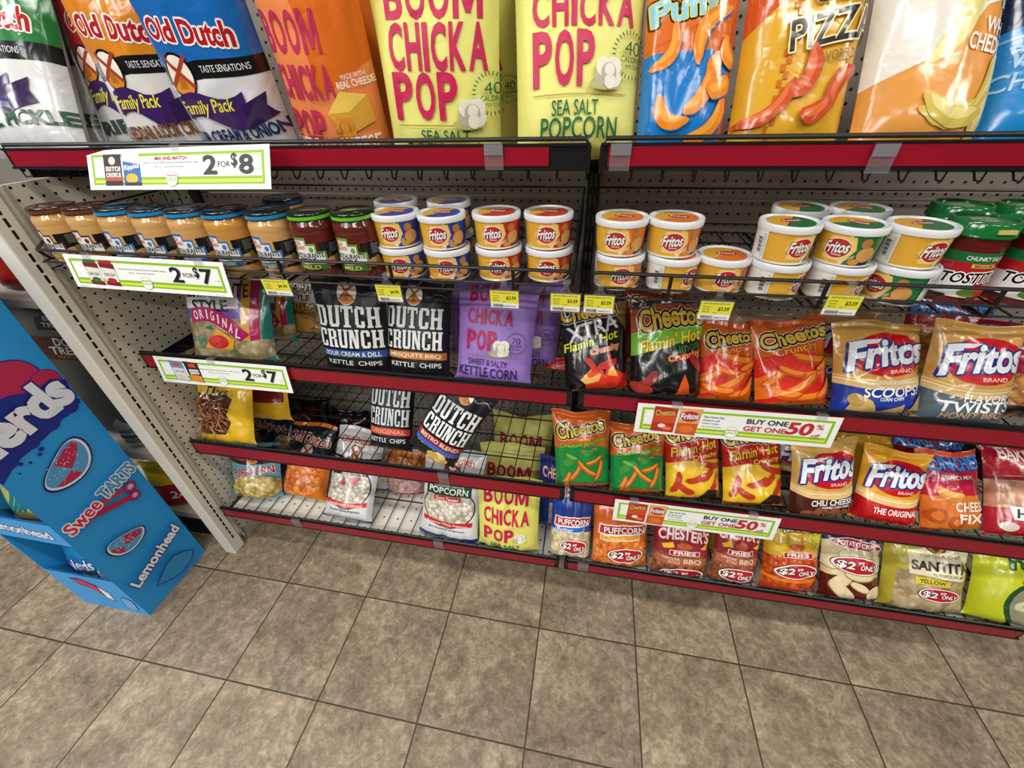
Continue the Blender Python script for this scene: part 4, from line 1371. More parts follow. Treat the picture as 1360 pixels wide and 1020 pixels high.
B('bcp_y2', 'popcorn_bag', 'right of the two front pale yellow sea salt popcorn bags on the top shelf', TOPB, PALEY, 'matte',
  bcp(((1.2, .28), (.875, .25), (.535, .38)), left=.12, wid=.76, pw=.46, sub1=('SEA SALT', .44, .2, .36, .11), sub2=('POPCORN', .48, .06, .6, .15), line=.29, pop=(.68, .43, .1), cal=(.86, .56, .15, '40')), .09)
B('puffs', 'cheese_puff_bag', 'orange and blue cheese puffs bag on the top shelf right of the yellow popcorn', TOPB, '#d9691c', 'foil', art_puffs, .075, wr=.8)
B('pizza', 'cheese_puff_bag', 'golden yellow cheese pizza flavour puffs bag with black lettering on the top shelf', TOPB, '#d39a24', 'foil', art_pizza, .085)
B('white', 'cheese_puff_bag', 'orange and cream white cheddar puffs bag near the right end of the top shelf', TOPB, '#e39a48', 'foil', art_white, .09)
B('bluew', 'snack_bag', 'bright blue white cheddar snack bag with a navy top, at far right of top shelf', TOPB, '#1f8ad0', 'foil', art_bluew, .08)

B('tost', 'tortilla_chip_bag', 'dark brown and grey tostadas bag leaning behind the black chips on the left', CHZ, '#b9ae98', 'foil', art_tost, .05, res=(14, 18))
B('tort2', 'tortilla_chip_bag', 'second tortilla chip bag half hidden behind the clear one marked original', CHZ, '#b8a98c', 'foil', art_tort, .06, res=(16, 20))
B('tort', 'tortilla_chip_bag', 'clear tortilla chip bag with a magenta arc reading original, left end of its shelf', CHZ, '#c3b596', 'foil', lambda W, H: [shift(e, -.09) if n > 1 else e for n, e in enumerate(art_tort(W, H))], .065)
B('dill', 'kettle_chip_bag', 'black kettle chip bag with a blue band, sour cream and dill', CHZ, '#111315', 'matte', dutch('#274f94', 'SOUR CREAM & DILL', '#3f5f5c'), .06, wr=.8)
B('mesq', 'kettle_chip_bag', 'black kettle chip bag with an orange band, mesquite barbecue, standing upright', CHZ, '#131213', 'matte', dutch('#c4742a', 'MESQUITE BBQ', '#8a5a4a', u=.47), .06, wr=.8)
PUR = '#9a78c8'
kc = bcp(((.855, .17), (.64, .15), (.405, .2)), ink='#b81450', left=.16, wid=.58, pw=.4, sub1=('SWEET & SALTY', .46, .185, .52, .062), sub2=('KETTLE CORN', .46, .085, .76, .1), subc='#2a1648', line=.255, pop=(.63, .345, .1), cal=(.8, .4, .13, '70'))
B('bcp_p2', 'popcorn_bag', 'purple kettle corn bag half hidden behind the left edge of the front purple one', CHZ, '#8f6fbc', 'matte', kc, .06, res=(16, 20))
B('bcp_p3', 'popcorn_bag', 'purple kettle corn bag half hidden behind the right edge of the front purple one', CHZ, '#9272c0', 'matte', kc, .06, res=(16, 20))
B('bcp_p', 'popcorn_bag', 'front purple sweet and salty kettle corn bag with crimson lettering', CHZ, PUR, 'matte', kc, .06)
B('redlow', 'snack_bag', 'low red snack packet lying behind the black extra hot bag', CHZ, '#b5301c', 'foil', None, .03, res=(10, 12))
B('xtra', 'cheese_snack_bag', 'black and red extra hot crunchy cheese snack bag at left end of the right bay', CHZ, '#1a1413', 'foil', art_xtra, .065)
B('limon2', 'cheese_snack_bag', 'rust red topped cheese snack bag behind the black and green lime one', CHZ, '#8f3514', 'foil', lambda W, H: cheetos_logo(.5, .84, .8, .16), .055, res=(16, 20))
B('limon', 'cheese_snack_bag', 'black cheese snack bag with a lime green slash', CHZ, '#1a1716', 'foil', art_limon, .07)
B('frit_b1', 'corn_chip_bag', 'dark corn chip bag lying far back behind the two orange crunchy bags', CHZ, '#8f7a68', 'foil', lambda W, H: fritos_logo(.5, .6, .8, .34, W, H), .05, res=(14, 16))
B('crun1', 'cheese_snack_bag', 'left of the two orange and red crunchy cheese snack bags', CHZ, '#d05a16', 'foil', art_crunchy, .055)
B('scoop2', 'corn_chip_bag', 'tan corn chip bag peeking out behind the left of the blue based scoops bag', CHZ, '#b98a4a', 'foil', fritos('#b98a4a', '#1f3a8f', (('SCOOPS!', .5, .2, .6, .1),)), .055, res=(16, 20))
B('crun2', 'cheese_snack_bag', 'right of the two orange and red crunchy cheese snack bags', CHZ, '#d05a16', 'foil', art_crunchy, .065)
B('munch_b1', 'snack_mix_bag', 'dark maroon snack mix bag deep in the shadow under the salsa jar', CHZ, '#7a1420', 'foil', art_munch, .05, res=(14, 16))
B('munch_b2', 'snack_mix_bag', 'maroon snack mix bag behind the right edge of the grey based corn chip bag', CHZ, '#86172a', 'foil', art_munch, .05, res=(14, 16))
B('scoop', 'corn_chip_bag', 'tan corn chip scoops bag with a royal blue base', CHZ, '#cf9d4e', 'foil',
  fritos('', '#1d3a9a', (('SCOOPS!', .56, .23, .62, .11), ('GREAT FOR DIPPING', .55, .32, .4, .03), ('CORN CHIPS', .55, .145, .26, .04)), extra=(P([(.1, .02), (.18, .2), (.34, .12), (.42, .0)], '#c9a75e'), E(.18, .13, .07, .08, '#b08d45', rot=.8), P([(.44, .0), (.7, .09), (.72, .0)], '#c9a75e'), P([(.78, .02), (.92, .2), (1, .16), (1, .0)], '#d0ab5e'))), .07)
B('twist', 'corn_chip_bag', 'tan corn chip twists bag with a slate grey base, honey flavour', CHZ, '#cf9d4e', 'foil',
  fritos('', '#5a6a76', (('FLAVOR', .6, .255, .5, .075), ('TWISTS', .52, .17, .82, .11)), extra=(T('HONEY BBQ', .5, .07, .66, .075, '#c9a276', rot=.08, shear=.15, bold=.04),)), .075)
B('bbqr', 'snack_bag', 'dark red snack bag with brown chips right of the grey based corn chip bag', CHZ, '#8f1434', 'foil', lambda W, H: [band(0, .2, '#2a1c16', 0), band(.14, .5, 'corn_chip', .06), E(.5, .1, .1, .06, '#c93a1c')], .07)

B('pretz2', 'pretzel_bag', 'yellow pretzel bag half hidden behind the front pretzel sticks bag', MID, '#d8a81e', 'foil', lambda W, H: [P([(.5, .5), (.95, .5), (.95, .8), (.5, .8)], '#7a1f1a')], .06, res=(14, 16), wr=1.5)
B('pretz', 'pretzel_bag', 'yellow pretzel sticks bag with a clear window, at left end of second shelf', MID, '#e0b422', 'foil', art_pretz, .055)
B('dutcho', 'kettle_chip_bag', 'black original kettle chip bag with a red band, standing alone on the left second shelf', MID, '#121214', 'matte', dutch('#c8443a', 'ORIGINAL', '#3a3a3a', dt=.03, txtc='#e0a07a'), .065, wr=.8)
B('bistro', 'kettle_chip_bag', 'black kettle chip bag tilted sideways with red and blue bands', MID, '#17181a', 'matte',
  lambda W, H: dutch('#a8262a', 'BISTRO BLEND', '#8a8f9a', dt=.04)(W, H) + [band(.15, .205, '#3f5fae', 0, u0=.06, u1=.96), band(.05, .145, '#141416', 0)] + [E(.62 + .1 * math.cos(a), .06 + .05 * math.sin(a), .13, .045, c) for a, c in ((0, '#d8b568'), (1.3, '#e6c987'), (2.6, '#c9a050'), (3.9, '#dcbb72'), (5.1, '#e0c27c'))], .07, wr=.6)
jl = 'cheese_snack_bag'
B('jal1', jl, 'left of the two orange and green jalapeno cheese snack bags', MID, '#c95a14', 'foil', art_jal, .065)
B('jal2', jl, 'right of the two orange and green jalapeno cheese snack bags', MID, '#c95a14', 'foil', art_jal, .065)
B('flam1', jl, 'left of the two yellow and red hot cheese snack bags under the sale sign', MID, '#a83a1a', 'foil', art_flam, .06)
B('flam2', jl, 'right of the two yellow and red hot cheese snack bags under the sale sign', MID, '#a83a1a', 'foil', art_flam, .06)
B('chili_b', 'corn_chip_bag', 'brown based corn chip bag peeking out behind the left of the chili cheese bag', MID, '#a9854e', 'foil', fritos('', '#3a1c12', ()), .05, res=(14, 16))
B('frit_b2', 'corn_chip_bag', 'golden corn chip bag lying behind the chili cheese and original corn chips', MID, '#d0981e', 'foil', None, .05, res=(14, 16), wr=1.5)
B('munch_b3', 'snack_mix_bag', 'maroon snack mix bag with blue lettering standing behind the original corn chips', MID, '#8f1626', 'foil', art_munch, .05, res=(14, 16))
B('chili', 'corn_chip_bag', 'tan chili cheese corn chip bag with a dark brown base', MID, '#cfa456', 'foil', fritos('', '#4a1f14', (('CHILI CHEESE', .56, .21, .66, .08), ('FLAVORED CORN CHIPS', .6, .14, .5, .03)), extra=tuple(E(.2 + .14 * i, .05 + .03 * (i % 2), .09, .05, '#8a4a30', rot=i) for i in range(6))), .065)
B('fix', 'snack_mix_bag', 'orange and crimson cheese snack mix bag on the second shelf', MID, '#c2451f', 'foil', art_fix, .06)
B('orig', 'corn_chip_bag', 'bright golden original corn chip bag with a red base', MID, '#e0a01c', 'foil', fritos('', '#c0161c', (('THE ORIGINAL', .56, .17, .7, .085),)), .07)
B('baken', 'pork_rind_bag', 'crimson pork rind bag cut off by the right edge on the second shelf', MID, '#a81630', 'foil', art_baken, .075)

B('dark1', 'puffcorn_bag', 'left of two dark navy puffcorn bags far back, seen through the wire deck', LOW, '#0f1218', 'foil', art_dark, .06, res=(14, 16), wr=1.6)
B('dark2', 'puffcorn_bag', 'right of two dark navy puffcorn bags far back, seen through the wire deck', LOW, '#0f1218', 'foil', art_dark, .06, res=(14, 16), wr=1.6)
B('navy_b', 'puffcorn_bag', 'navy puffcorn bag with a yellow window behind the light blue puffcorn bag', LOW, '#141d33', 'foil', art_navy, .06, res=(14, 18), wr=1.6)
B('lbpuff', 'puffcorn_bag', 'light blue puffcorn bag with pale yellow puffs, at left end of lowest shelf', LOW, '#5fa3b8', 'foil', art_lbpuff, .085)
B('orpuff', 'puffcorn_bag', 'orange cheese puffcorn bag with a dark navy top, beside the light blue one', LOW, '#d9741c', 'foil', art_orpuff, .085)
B('popc', 'popcorn_bag', 'white popcorn bag with a red ribbon, left of the bare stretch on the lowest shelf', LOW, '#d9d8d6', 'foil', art_popc('TENDER WHITE POPCORN', '#c8321f', 'w'), .065)
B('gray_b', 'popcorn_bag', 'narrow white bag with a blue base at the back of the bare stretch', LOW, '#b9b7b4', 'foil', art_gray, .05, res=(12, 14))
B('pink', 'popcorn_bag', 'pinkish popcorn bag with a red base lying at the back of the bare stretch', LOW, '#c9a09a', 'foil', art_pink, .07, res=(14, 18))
B('gourm', 'popcorn_bag', 'white gourmet popcorn bag with a green title panel', LOW, '#d9d9d8', 'foil', art_popc('Gourmet White Popcorn', '#c01f26', 'g'), .06)
sm = bcp(((.775, .225), (.5, .215), (.24, .19)), left=.12, wid=.74, pw=.5, sub1=('SEA SALT', .48, .085, .5, .06), pop=(.72, .22, .09), cal=None)
sm2 = bcp(((.62, .2), (.36, .2), (.12, .18)), left=.12, wid=.74, pw=.5)
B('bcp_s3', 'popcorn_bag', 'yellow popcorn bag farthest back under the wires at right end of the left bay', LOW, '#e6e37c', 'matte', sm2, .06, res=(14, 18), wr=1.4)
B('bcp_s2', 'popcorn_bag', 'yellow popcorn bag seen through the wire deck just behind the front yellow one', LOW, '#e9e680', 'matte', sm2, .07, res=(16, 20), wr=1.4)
B('bcp_s', 'popcorn_bag', 'front yellow popcorn bag on the lowest shelf with crimson lettering', LOW, '#dcd96a', 'matte', sm, .065)
B('chest_b', 'puffcorn_bag', 'deep blue puffcorn bag standing behind the blue butter one at the bay joint', LOW, '#173a9a', 'foil', art_chest_b, .05, res=(14, 18))
B('butpuff', 'puffcorn_bag', 'blue and white butter puffcorn bag with a price oval at the bay joint', LOW, '#1d3f9c', 'foil', art_puffcorn('', 'Butter', '#2a6ac0', 'puff_pale', '#2a3f8f'), .06)
B('cheepuff', 'puffcorn_bag', 'orange cheese puffcorn bag with a price oval in the right bay', LOW, '#d8661a', 'foil', art_puffcorn('', 'Cheese', '#e0902a', 'puff_orange', '#c9561a'), .075)
B('yel_b', 'snack_bag', 'yellow snack packet peeking out between the two maroon barbecue fries bags', LOW, '#d8c62a', 'foil', lambda W, H: [T('FRIES', .5, .8, .6, .2, BK, bold=.05)], .04, res=(10, 12))
B('bbq2', 'fries_snack_bag', 'right of the two maroon barbecue fries snack bags on the lowest shelf', LOW, '#7a1c24', 'foil', art_fries('fries_brown', '#8f2430', True), .06)
B('bbq1', 'fries_snack_bag', 'left of the two maroon barbecue fries snack bags on the lowest shelf', LOW, '#8f2430', 'foil', art_fries('fries_brown', '#8f2430', True, dv=-.13), .06)
B('hotfry', 'fries_snack_bag', 'orange red hot fries snack bag with yellow corners and a price oval', LOW, '#b8381a', 'foil', art_fries('fries_red', '#d2a524', False, True, dv=.05), .07)
B('crisps', 'potato_crisp_bag', 'dark red potato crisps bag with pale crisps and a blue top', LOW, '#4a1512', 'foil', art_crisps, .07)
B('santi', 'tortilla_chip_bag', 'olive yellow tortilla chip bag with a cream label and a price oval', LOW, '#a89a34', 'foil', art_santi, .07)
B('funy', 'onion_ring_bag', 'lime green onion ring snack bag at the far right of the lowest shelf', LOW, '#c4ca22', 'foil', art_funy, .075)

# ================================================================ dip tubs
GOLD = '#e0a832'


def cyl_grid(r0, r1, h, n=48, m=2):
    g = np.zeros((m + 1, n + 1, 3))
    a = -PI / 2 + (np.linspace(0, 1, n + 1) - 0.5) * 2 * PI
    for j in range(m + 1):
        r = r0 + (r1 - r0) * j / m
        g[j, :, 0] = r * np.cos(a)
        g[j, :, 1] = r * np.sin(a)
        g[j, :, 2] = h * j / m
    return g


def tub_art(side, word):
    def f(W, H):
        o = [P([(.55, 0), (.575, .35), (.565, .7), (.55, 1), (.78, 1), (.78, 0)], side), ('q', [(.535 + .02 * math.sin(i * .5), i / 6) for i in range(7)], [(.555 + .02 * math.sin(i * .5), i / 6) for i in range(7)], '#f0d28a')]
        o += [P([(.44, .12), (.56, .1), (.6, .5), (.58, .9), (.46, .88), (.42, .5)], '#f0c766'), E(.505, .5, .07, .34, '#e8e2d2', rot=.1), E(.505, .5, .066, .31, '#c0161f', rot=.1), T('Fritos', .502, .54, .125, .38, WH, rot=.1, bold=.06, shear=.25, out=(('#5a0a10', .0011),)), T('BRAND', .51, .3, .05, .06, '#f2d9c9', bold=.02)]
        o += [T(word, .575, .2, .1, .1, '#f6efdc', rot=.5, bold=.03), E(.66, .3, .055, .3, '#1e2a5a' if side != '#1d3f9f' else '#6a3f24'), E(.66, .36, .05, .25, '#d39a52'), E(.64, .72, .028, .16, '#b5773a', rot=.6), E(.61, .12, .03, .1, '#d98f2a')]
        o += [P([(.24, 0), (.31, 0), (.31, 1), (.24, 1)], '#e9e7e1'), P([(.1, 0), (.24, 0), (.24, 1), (.1, 1)], '#e2e0da'), P([(.76, 0), (.9, 0), (.9, 1), (.76, 1)], '#e9e7e1')]
        o += [Rr(.25, .2 + .045 * i, .28, .2 + .045 * i + (.028 if i % 3 else .014), '#2a2a2a') for i in range(12)]
        o += [Rr(.287, .12 + .06 * i, .304, .135 + .06 * i, '#7a7a78') for i in range(13)]
        o += [T('Nutrition Facts', .825, .88, .11, .08, '#202020', bold=.03)] + [Rr(.775, .12 + .07 * i, .775 + .09 + .03 * (i % 2), .135 + .07 * i, '#5a5a58') for i in range(10)]
        return o
    return f


def make_tub(name, loc, yaw, side, word, label, group):
    root = empty(name, loc, label, 'dip tub', group)
    root.rotation_euler = (0, 0, yaw)
    hb = 0.048
    g = cyl_grid(0.0405, 0.0435, hb)
    g[..., 2] += 0.004
    lathe('tub_body', [(0.037, 0.001), (0.0412, 0.001), (0.0414, 0.003), (0.0404, 0.004), (0.0432, 0.053)], mat('#d6d3cc', 'gloss'), root)
    sheet('printed_label', g, 2 * PI * 0.042, hb, tub_art(side, word)(1, 1), GOLD, 'gloss', root, step=0.00008, eps=0.0002)
    lid = lathe('lid', [(0.0438, 0.050), (0.0458, 0.050), (0.0462, 0.0525), (0.0462, 0.0595), (0.0450, 0.0612), (0.0425, 0.0612), (0.0415, 0.0592), (0.0010, 0.0592)], mat('#dfe0e0', 'gloss'), root)
    bm = bmesh.new()
    for (rx, ry, ox, oy, ci, lift) in ((0.036, 0.036, 0, 0, 0, 0), (0.017, 0.0105, 0.003, 0.004, 2, 2)):
        v = [bm.verts.new((ox + rx * math.cos(2 * PI * k / 32), oy + ry * math.sin(2 * PI * k / 32), 0.0594 + lift * 0.0001)) for k in range(32)]
        bm.faces.new(v).material_index = ci
    v = [bm.verts.new((0.036 * math.cos(a), 0.036 * math.sin(a), 0.0595)) for a in np.linspace(-2.3, 0.9, 20)]
    bm.faces.new(v).material_index = 1
    vs, fs = glyph('Fritos', .05)
    bv = [bm.verts.new((0.003 + (q[0] - .5) * 0.027, 0.004 + (q[1] - .5) * 0.010, 0.05975)) for q in vs]
    for f in fs:
        try:
            bm.faces.new([bv[i] for i in f]).material_index = 3
        except ValueError:
            pass
    link('lid_print', bm, [mat(GOLD, 'gloss'), mat(side, 'gloss'), mat('#a8161f', 'gloss'), mat(WH, 'gloss')], lid)
    return root


TZ = 1.1232
BL, RD, OR, GR = '#1d3f9f', '#c8261c', '#e0742a', '#14713c'
TH = 0.0602
kinds = {BL: ('blue', 'BEAN DIP'), RD: ('red', 'HOT BEAN DIP'), OR: ('orange', 'MILD CHEDDAR'), GR: ('green', 'JALAPENO CHEDDAR')}
TUBS = [  # x, y, level, yaw, colour, label
    (0.851, -0.405, 0, .12, BL, 'lower tub of the left blue bean dip stack in front'), (0.848, -0.404, 1, .0, BL, 'upper tub of the left blue bean dip stack in front'),
    (0.946, -0.406, 0, .14, BL, 'lower tub of the right blue bean dip stack in front'), (0.942, -0.406, 1, .05, BL, 'upper tub of the right blue bean dip stack in front'),
    (0.812, -0.307, 0, .0, BL, 'lower bean dip tub hidden behind the left blue stack'), (0.808, -0.307, 1, -.6, BL, 'upper bean dip tub behind the left blue stack, only its lid showing'),
    (0.925, -0.304, 0, .5, BL, 'lower bean dip tub behind the right blue stack'), (0.925, -0.304, 1, .3, BL, 'upper bean dip tub behind the right blue stack, lid showing above it'),
    (1.047, -0.392, 0, .1, RD, 'lower tub of the left red hot bean dip stack'), (1.045, -0.390, 1, -.02, RD, 'upper tub of the left red hot bean dip stack'),
    (1.146, -0.386, 0, -.02, RD, 'lower tub of the right red hot bean dip stack'), (1.143, -0.384, 1, .0, RD, 'upper tub of the right red hot bean dip stack'),
    (1.278, -0.41, 0, .1, OR, 'lower tub of the left orange cheddar dip stack beside the bay joint'), (1.275, -0.408, 1, -.25, OR, 'upper tub of the left orange cheddar dip stack beside the bay joint'),
    (1.374, -0.41, 0, .75, OR, 'lower tub of the second orange cheddar dip stack, turned to show its barcode'), (1.366, -0.406, 1, -.15, OR, 'upper tub of the second orange cheddar dip stack'),
    (1.460, -0.404, 0, -.02, OR, 'single orange cheddar dip tub with nothing stacked on it'),
    (1.546, -0.42, 0, .75, GR, 'lower tub of the leftmost front green jalapeno dip stack'), (1.541, -0.42, 1, .25, GR, 'upper tub of the leftmost front green jalapeno dip stack'),
    (1.642, -0.42, 0, .7, GR, 'lower tub of the middle front green jalapeno dip stack'), (1.636, -0.42, 1, -.75, GR, 'upper tub of the middle green jalapeno dip stack, dip bowl picture facing out'),
    (1.735, -0.42, 0, -1.25, GR, 'lower tub of the right front green jalapeno dip stack, nutrition panel facing out'), (1.729, -0.42, 1, .2, GR, 'upper tub of the right front green jalapeno dip stack'),
    (1.592, -0.318, 0, 0, GR, 'lower green dip tub hidden behind the left pair of green stacks'), (1.592, -0.318, 1, .3, GR, 'upper green dip tub behind the left pair of green stacks, lid showing'),
    (1.687, -0.318, 0, 0, GR, 'lower green dip tub hidden behind the right pair of green stacks'), (1.687, -0.318, 1, -.4, GR, 'upper green dip tub behind the right pair of green stacks, lid showing'),
]
for x, y, lv, yw, c, lab in TUBS:
    make_tub('dip_tub', (x, y, TZ + lv * (TH + 0.0012)), yw, c, kinds[c][1], lab, '%s lidded dip tubs' % kinds[c][0])


# ================================================================ jars
def jar_art(edge, panel, flav):
    def f(W, H):
        st = [(.36, 0), (.36, .62), (.4, .62), (.4, .98), (.5, .98), (.5, .8), (.56, .8), (.56, .55), (.62, .55), (.62, 0)]
        o = [P([(.62, 0), (.78, 0), (.78, .82), (.58, .82), (.58, .6), (.62, .6)], '#141416'), P(st, edge), P([(.375, 0), (.375, .56), (.41, .56), (.41, .9), (.49, .9), (.49, .74), (.55, .74), (.55, .5), (.605, .5), (.605, 0)], '#e3e1dd')]
        o += [T('Old', .435, .82, .04, .12, '#d8581c', bold=.06), T('Dutch', .45, .7, .07, .14, '#d8581c', bold=.06), E(.525, .62, .015, .08, edge), T('RESTAURANTE', .49, .45, .22, .15, '#17171a', bold=.04), T('STYLE', .48, .3, .13, .14, '#17171a', bold=.05, shear=-.1), P([(.37, 0), (.37, .2), (.45, .17), (.53, .2), (.61, .16), (.61, 0)], panel), T(flav, .49, .09, .14, .12, '#d9d24a', bold=.04)]
        o += [E(.66, .22, .05, .14, '#b58a5a'), E(.69, .3, .02, .1, '#5f7a3a'), E(.62, .12, .012, .06, '#b5302a'), P([(.64, .1), (.7, .35), (.74, .12)], '#8a5a30')]
        o += [Rr(.65, .5 + .05 * i, .65 + .05 + .01 * (i % 3), .515 + .05 * i, '#8a8a86') for i in range(6)]
        return o
    return f


def make_jar(name, loc, yaw, sauce, lidtop, lidband, edge, panel, flav, label, group, sc=1.0):
    root = empty(name, loc, label, 'jar', group)
    root.rotation_euler = (0, 0, yaw)
    k = sc
    lathe('jar_body', [(0.030 * k, 0.002), (0.0375 * k, 0.002), (0.041 * k, 0.007), (0.0425 * k, 0.016), (0.0433 * k, 0.05), (0.0433 * k, 0.086), (0.0424 * k, 0.0885), (0.0434 * k, 0.092), (0.0432 * k, 0.099), (0.0418 * k, 0.105), (0.0385 * k, 0.1105), (0.0375 * k, 0.115)], mat(sauce, 'gloss'), root)
    g = cyl_grid(0.0433 * k, 0.0437 * k, 0.064)
    g[..., 2] += 0.022
    g[0, :, :2] *= 1.006
    art = [P([(.2, -.1), (.2, .84), (.8, .84), (.8, -.1)], edge)] if edge is None else jar_art(edge, panel, flav)(1, 1)
    # the label is a wrap of its own
    lab = sheet('paper_label', g, 2 * PI * 0.043, 0.064, art, sauce, 'gloss', root, step=0.0001, eps=0.0002)
    lid = lathe('lid', [(0.0395 * k, 0.1135), (0.0412 * k, 0.1135), (0.0416 * k, 0.116), (0.0416 * k, 0.1235), (0.0404 * k, 0.1262), (0.038 * k, 0.1268), (0.036 * k, 0.1256), (0.001, 0.1256)], mat(lidtop, 'gloss'), root)
    bm = bmesh.new()
    n = 40
    r = 0.0419 * k
    a = [bm.verts.new((r * math.cos(2 * PI * i / n), r * math.sin(2 * PI * i / n), 0.1155)) for i in range(n)]
    c = [bm.verts.new((r * math.cos(2 * PI * i / n), r * math.sin(2 * PI * i / n), 0.1215)) for i in range(n)]
    for i in range(n):
        bm.faces.new((a[i], a[(i + 1) % n], c[(i + 1) % n], c[i]))
    link('colour_band', bm, mat(lidband, 'gloss'), lid, smooth=True)
    bm = bmesh.new()
    rnd = random.Random(int(loc[0] * 1000))
    for q in range(7):
        ex, ey, er = rnd.uniform(-.02, .02), rnd.uniform(-.02, .02), rnd.uniform(.004, .011)
        v = [bm.verts.new((ex + er * 1.5 * math.cos(2 * PI * i / 12), ey + er * .6 * math.sin(2 * PI * i / 12), 0.1258 + q * .00006)) for i in range(12)]
        bm.faces.new(v).material_index = q % 3
    link('lid_print', bm, [mat('#4a4a4c', 'gloss'), mat('#8a7a6a', 'gloss'), mat(lidband, 'gloss')], lid)
    return root


QU, SA = '#c79a5c', '#5c2015'
JARS = [
    (0.052, -0.425, 'salsa', QU, '#3a1712', '#6a3a22', '#5a2a1e', '#a8781e', 'QUESO', 'queso jar with a maroon lid, first jar from the left end of the basket'),
    (0.139, -0.42, 'salsa', QU, '#3a1712', '#6a3a22', '#5a2a1e', '#a8781e', 'QUESO', 'queso jar with a maroon lid, second jar from the left end of the basket'),
    (0.226, -0.423, 'salsa', QU, '#22262c', '#1f86c4', '#3a74b0', '#1f5a8a', 'CON QUESO', 'queso jar with a blue rimmed lid, right beside the maroon lidded pair'),
    (0.313, -0.424, 'salsa', QU, '#22262c', '#1f86c4', '#3a74b0', '#1f5a8a', 'CON QUESO', 'second of the blue rimmed queso jars counted from the left'),
    (0.401, -0.426, 'salsa', QU, '#22262c', '#1f86c4', '#3a74b0', '#1f5a8a', 'CON QUESO', 'third of the blue rimmed queso jars counted from the left'),
    (0.490, -0.428, 'salsa', '#c08a3e', '#16181c', '#1f86c4', '#3a74b0', '#1f5a8a', 'CON QUESO', 'fourth of the blue rimmed queso jars, darker orange, just left of the last'),
    (0.590, -0.428, 'salsa', QU, '#1c1e22', '#1f86c4', '#3a74b0', '#1f5a8a', 'CON QUESO', 'last blue rimmed queso jar, beside the green lidded salsa'),
    (0.545, -0.315, 'salsa', QU, '#141619', '#24588f', '#3a74b0', '#1f5a8a', 'CON QUESO', 'queso jar with a black lid standing behind the row of jars'),
    (0.680, -0.426, 'salsa', SA, '#15210f', '#63b82e', '#6a9a3f', '#2f6a34', 'MILD', 'red salsa jar with a green rimmed lid, left of the pair'),
    (0.770, -0.422, 'salsa', SA, '#15210f', '#63b82e', '#6a9a3f', '#2f6a34', 'MILD', 'red salsa jar with a green rimmed lid, beside the blue bean dip tubs'),
]
for i, (x, y, nm, sauce, lt, lb, ed, pn, fl, lab) in enumerate(JARS):
    make_jar('queso_jar' if sauce != SA else 'salsa_jar', (x, y, TZ), .04 * ((i * 5) % 7 - 3), sauce, lt, lb, ed, pn, fl, lab, 'dip jars in the left basket')


def tost_jar(loc, yaw, label):
    root = empty('salsa_jar', loc, label, 'jar', 'green capped salsa jars')
    root.rotation_euler = (0, 0, yaw)
    lathe('jar_body', [(0.034, 0.002), (0.041, 0.002), (0.0435, 0.008), (0.0445, 0.02), (0.0425, 0.055), (0.0405, 0.078), (0.041, 0.09), (0.040, 0.1), (0.038, 0.106), (0.037, 0.112)], mat('#5f150f', 'gloss'), root)
    g = cyl_grid(0.0452, 0.0412, 0.07)
    g[..., 2] += 0.014
    art = [P([(.22, 0), (.78, 0), (.78, .78), (.22, .78)], '#b01c24'), P([(.22, .78), (.78, .78), (.78, 1), (.22, 1)], '#1c6a38'), T('CHUNKY SALSA', .5, .88, .2, .09, '#e6efe2', bold=.03), Rr(.44, .68, .56, .76, '#d8b54a'), T('MEDIUM', .5, .72, .09, .05, '#3a2a10', bold=.03),
           P([(.24, .05), (.5, .0), (.5, .3), (.36, .55), (.24, .5)], '#dfe0e0'), T('TOSTITOS', .5, .46, .33, .24, '#16110f', bold=.07, rot=.05, shear=.15, out=(('#f0efe9', .0016),)), E(.5, .12, .06, .1, '#5f8a3a'), E(.57, .14, .05, .12, '#d23a3a'), Rr(.24, .0, .4, .06, '#2a2a2c')]
    sheet('paper_label', g, 2 * PI * 0.043, 0.07, art, '#5f150f', 'gloss', root, step=0.0001, eps=0.0002)
    lid = lathe('lid', [(0.040, 0.105), (0.0435, 0.105), (0.0445, 0.107), (0.043, 0.112), (0.0425, 0.124), (0.0405, 0.127), (0.037, 0.127), (0.036, 0.124), (0.001, 0.124)], mat('#136a30', 'gloss'), root)
    bm = bmesh.new()
    for q, (w, y) in enumerate(((.03, .008), (.036, 0), (.028, -.008), (.02, -.015))):
        for j in range(6):
            x0 = -w / 2 + w * j / 6
            v = [bm.verts.new(c) for c in ((x0, y, .1243), (x0 + w / 9, y, .1243), (x0 + w / 9, y + .005, .1243), (x0, y + .005, .1243))]
            bm.faces.new(v)
    link('lid_print', bm, mat('#b9d0b4', 'gloss'), lid)
    bm = bmesh.new()
    box(bm, -0.012, -0.0455, 0.1135, 0.012, -0.042, 0.1195)
    link('flavour_tab', bm, mat('#d0bf62', 'gloss'), lid)


tost_jar((1.823, -0.40, TZ), .1, 'chunky salsa jar with a bright green cap beside the green dip tubs')
tost_jar((1.922, -0.402, TZ), -.2, 'green capped salsa jar cut off by the right edge of the photo, front row')
tost_jar((1.852, -0.30, TZ), .4, 'green capped salsa jar standing behind the front chunky salsa jar')
tost_jar((1.95, -0.30, TZ), .2, 'green capped salsa jar at the back right corner of the row')

# ================================================================ sale signs
LIME, LIME2 = '#86b82a', '#d3e24a'


def frame(W, H):
    a, b = .027, .12
    o = [Rr(0, 0, 1, 1, '#eef0ec'), Rr(a, b, 1 - a, 1 - b, LIME), Rr(a + .012, b + .05, 1 - a - .012, 1 - b - .06, LIME2), Rr(a + .015, b + .12, 1 - a - .015, 1 - b - .07, LIME), Rr(a + .015, b + .19, 1 - a - .015, 1 - b - .075, '#eef0ec')]
    return o


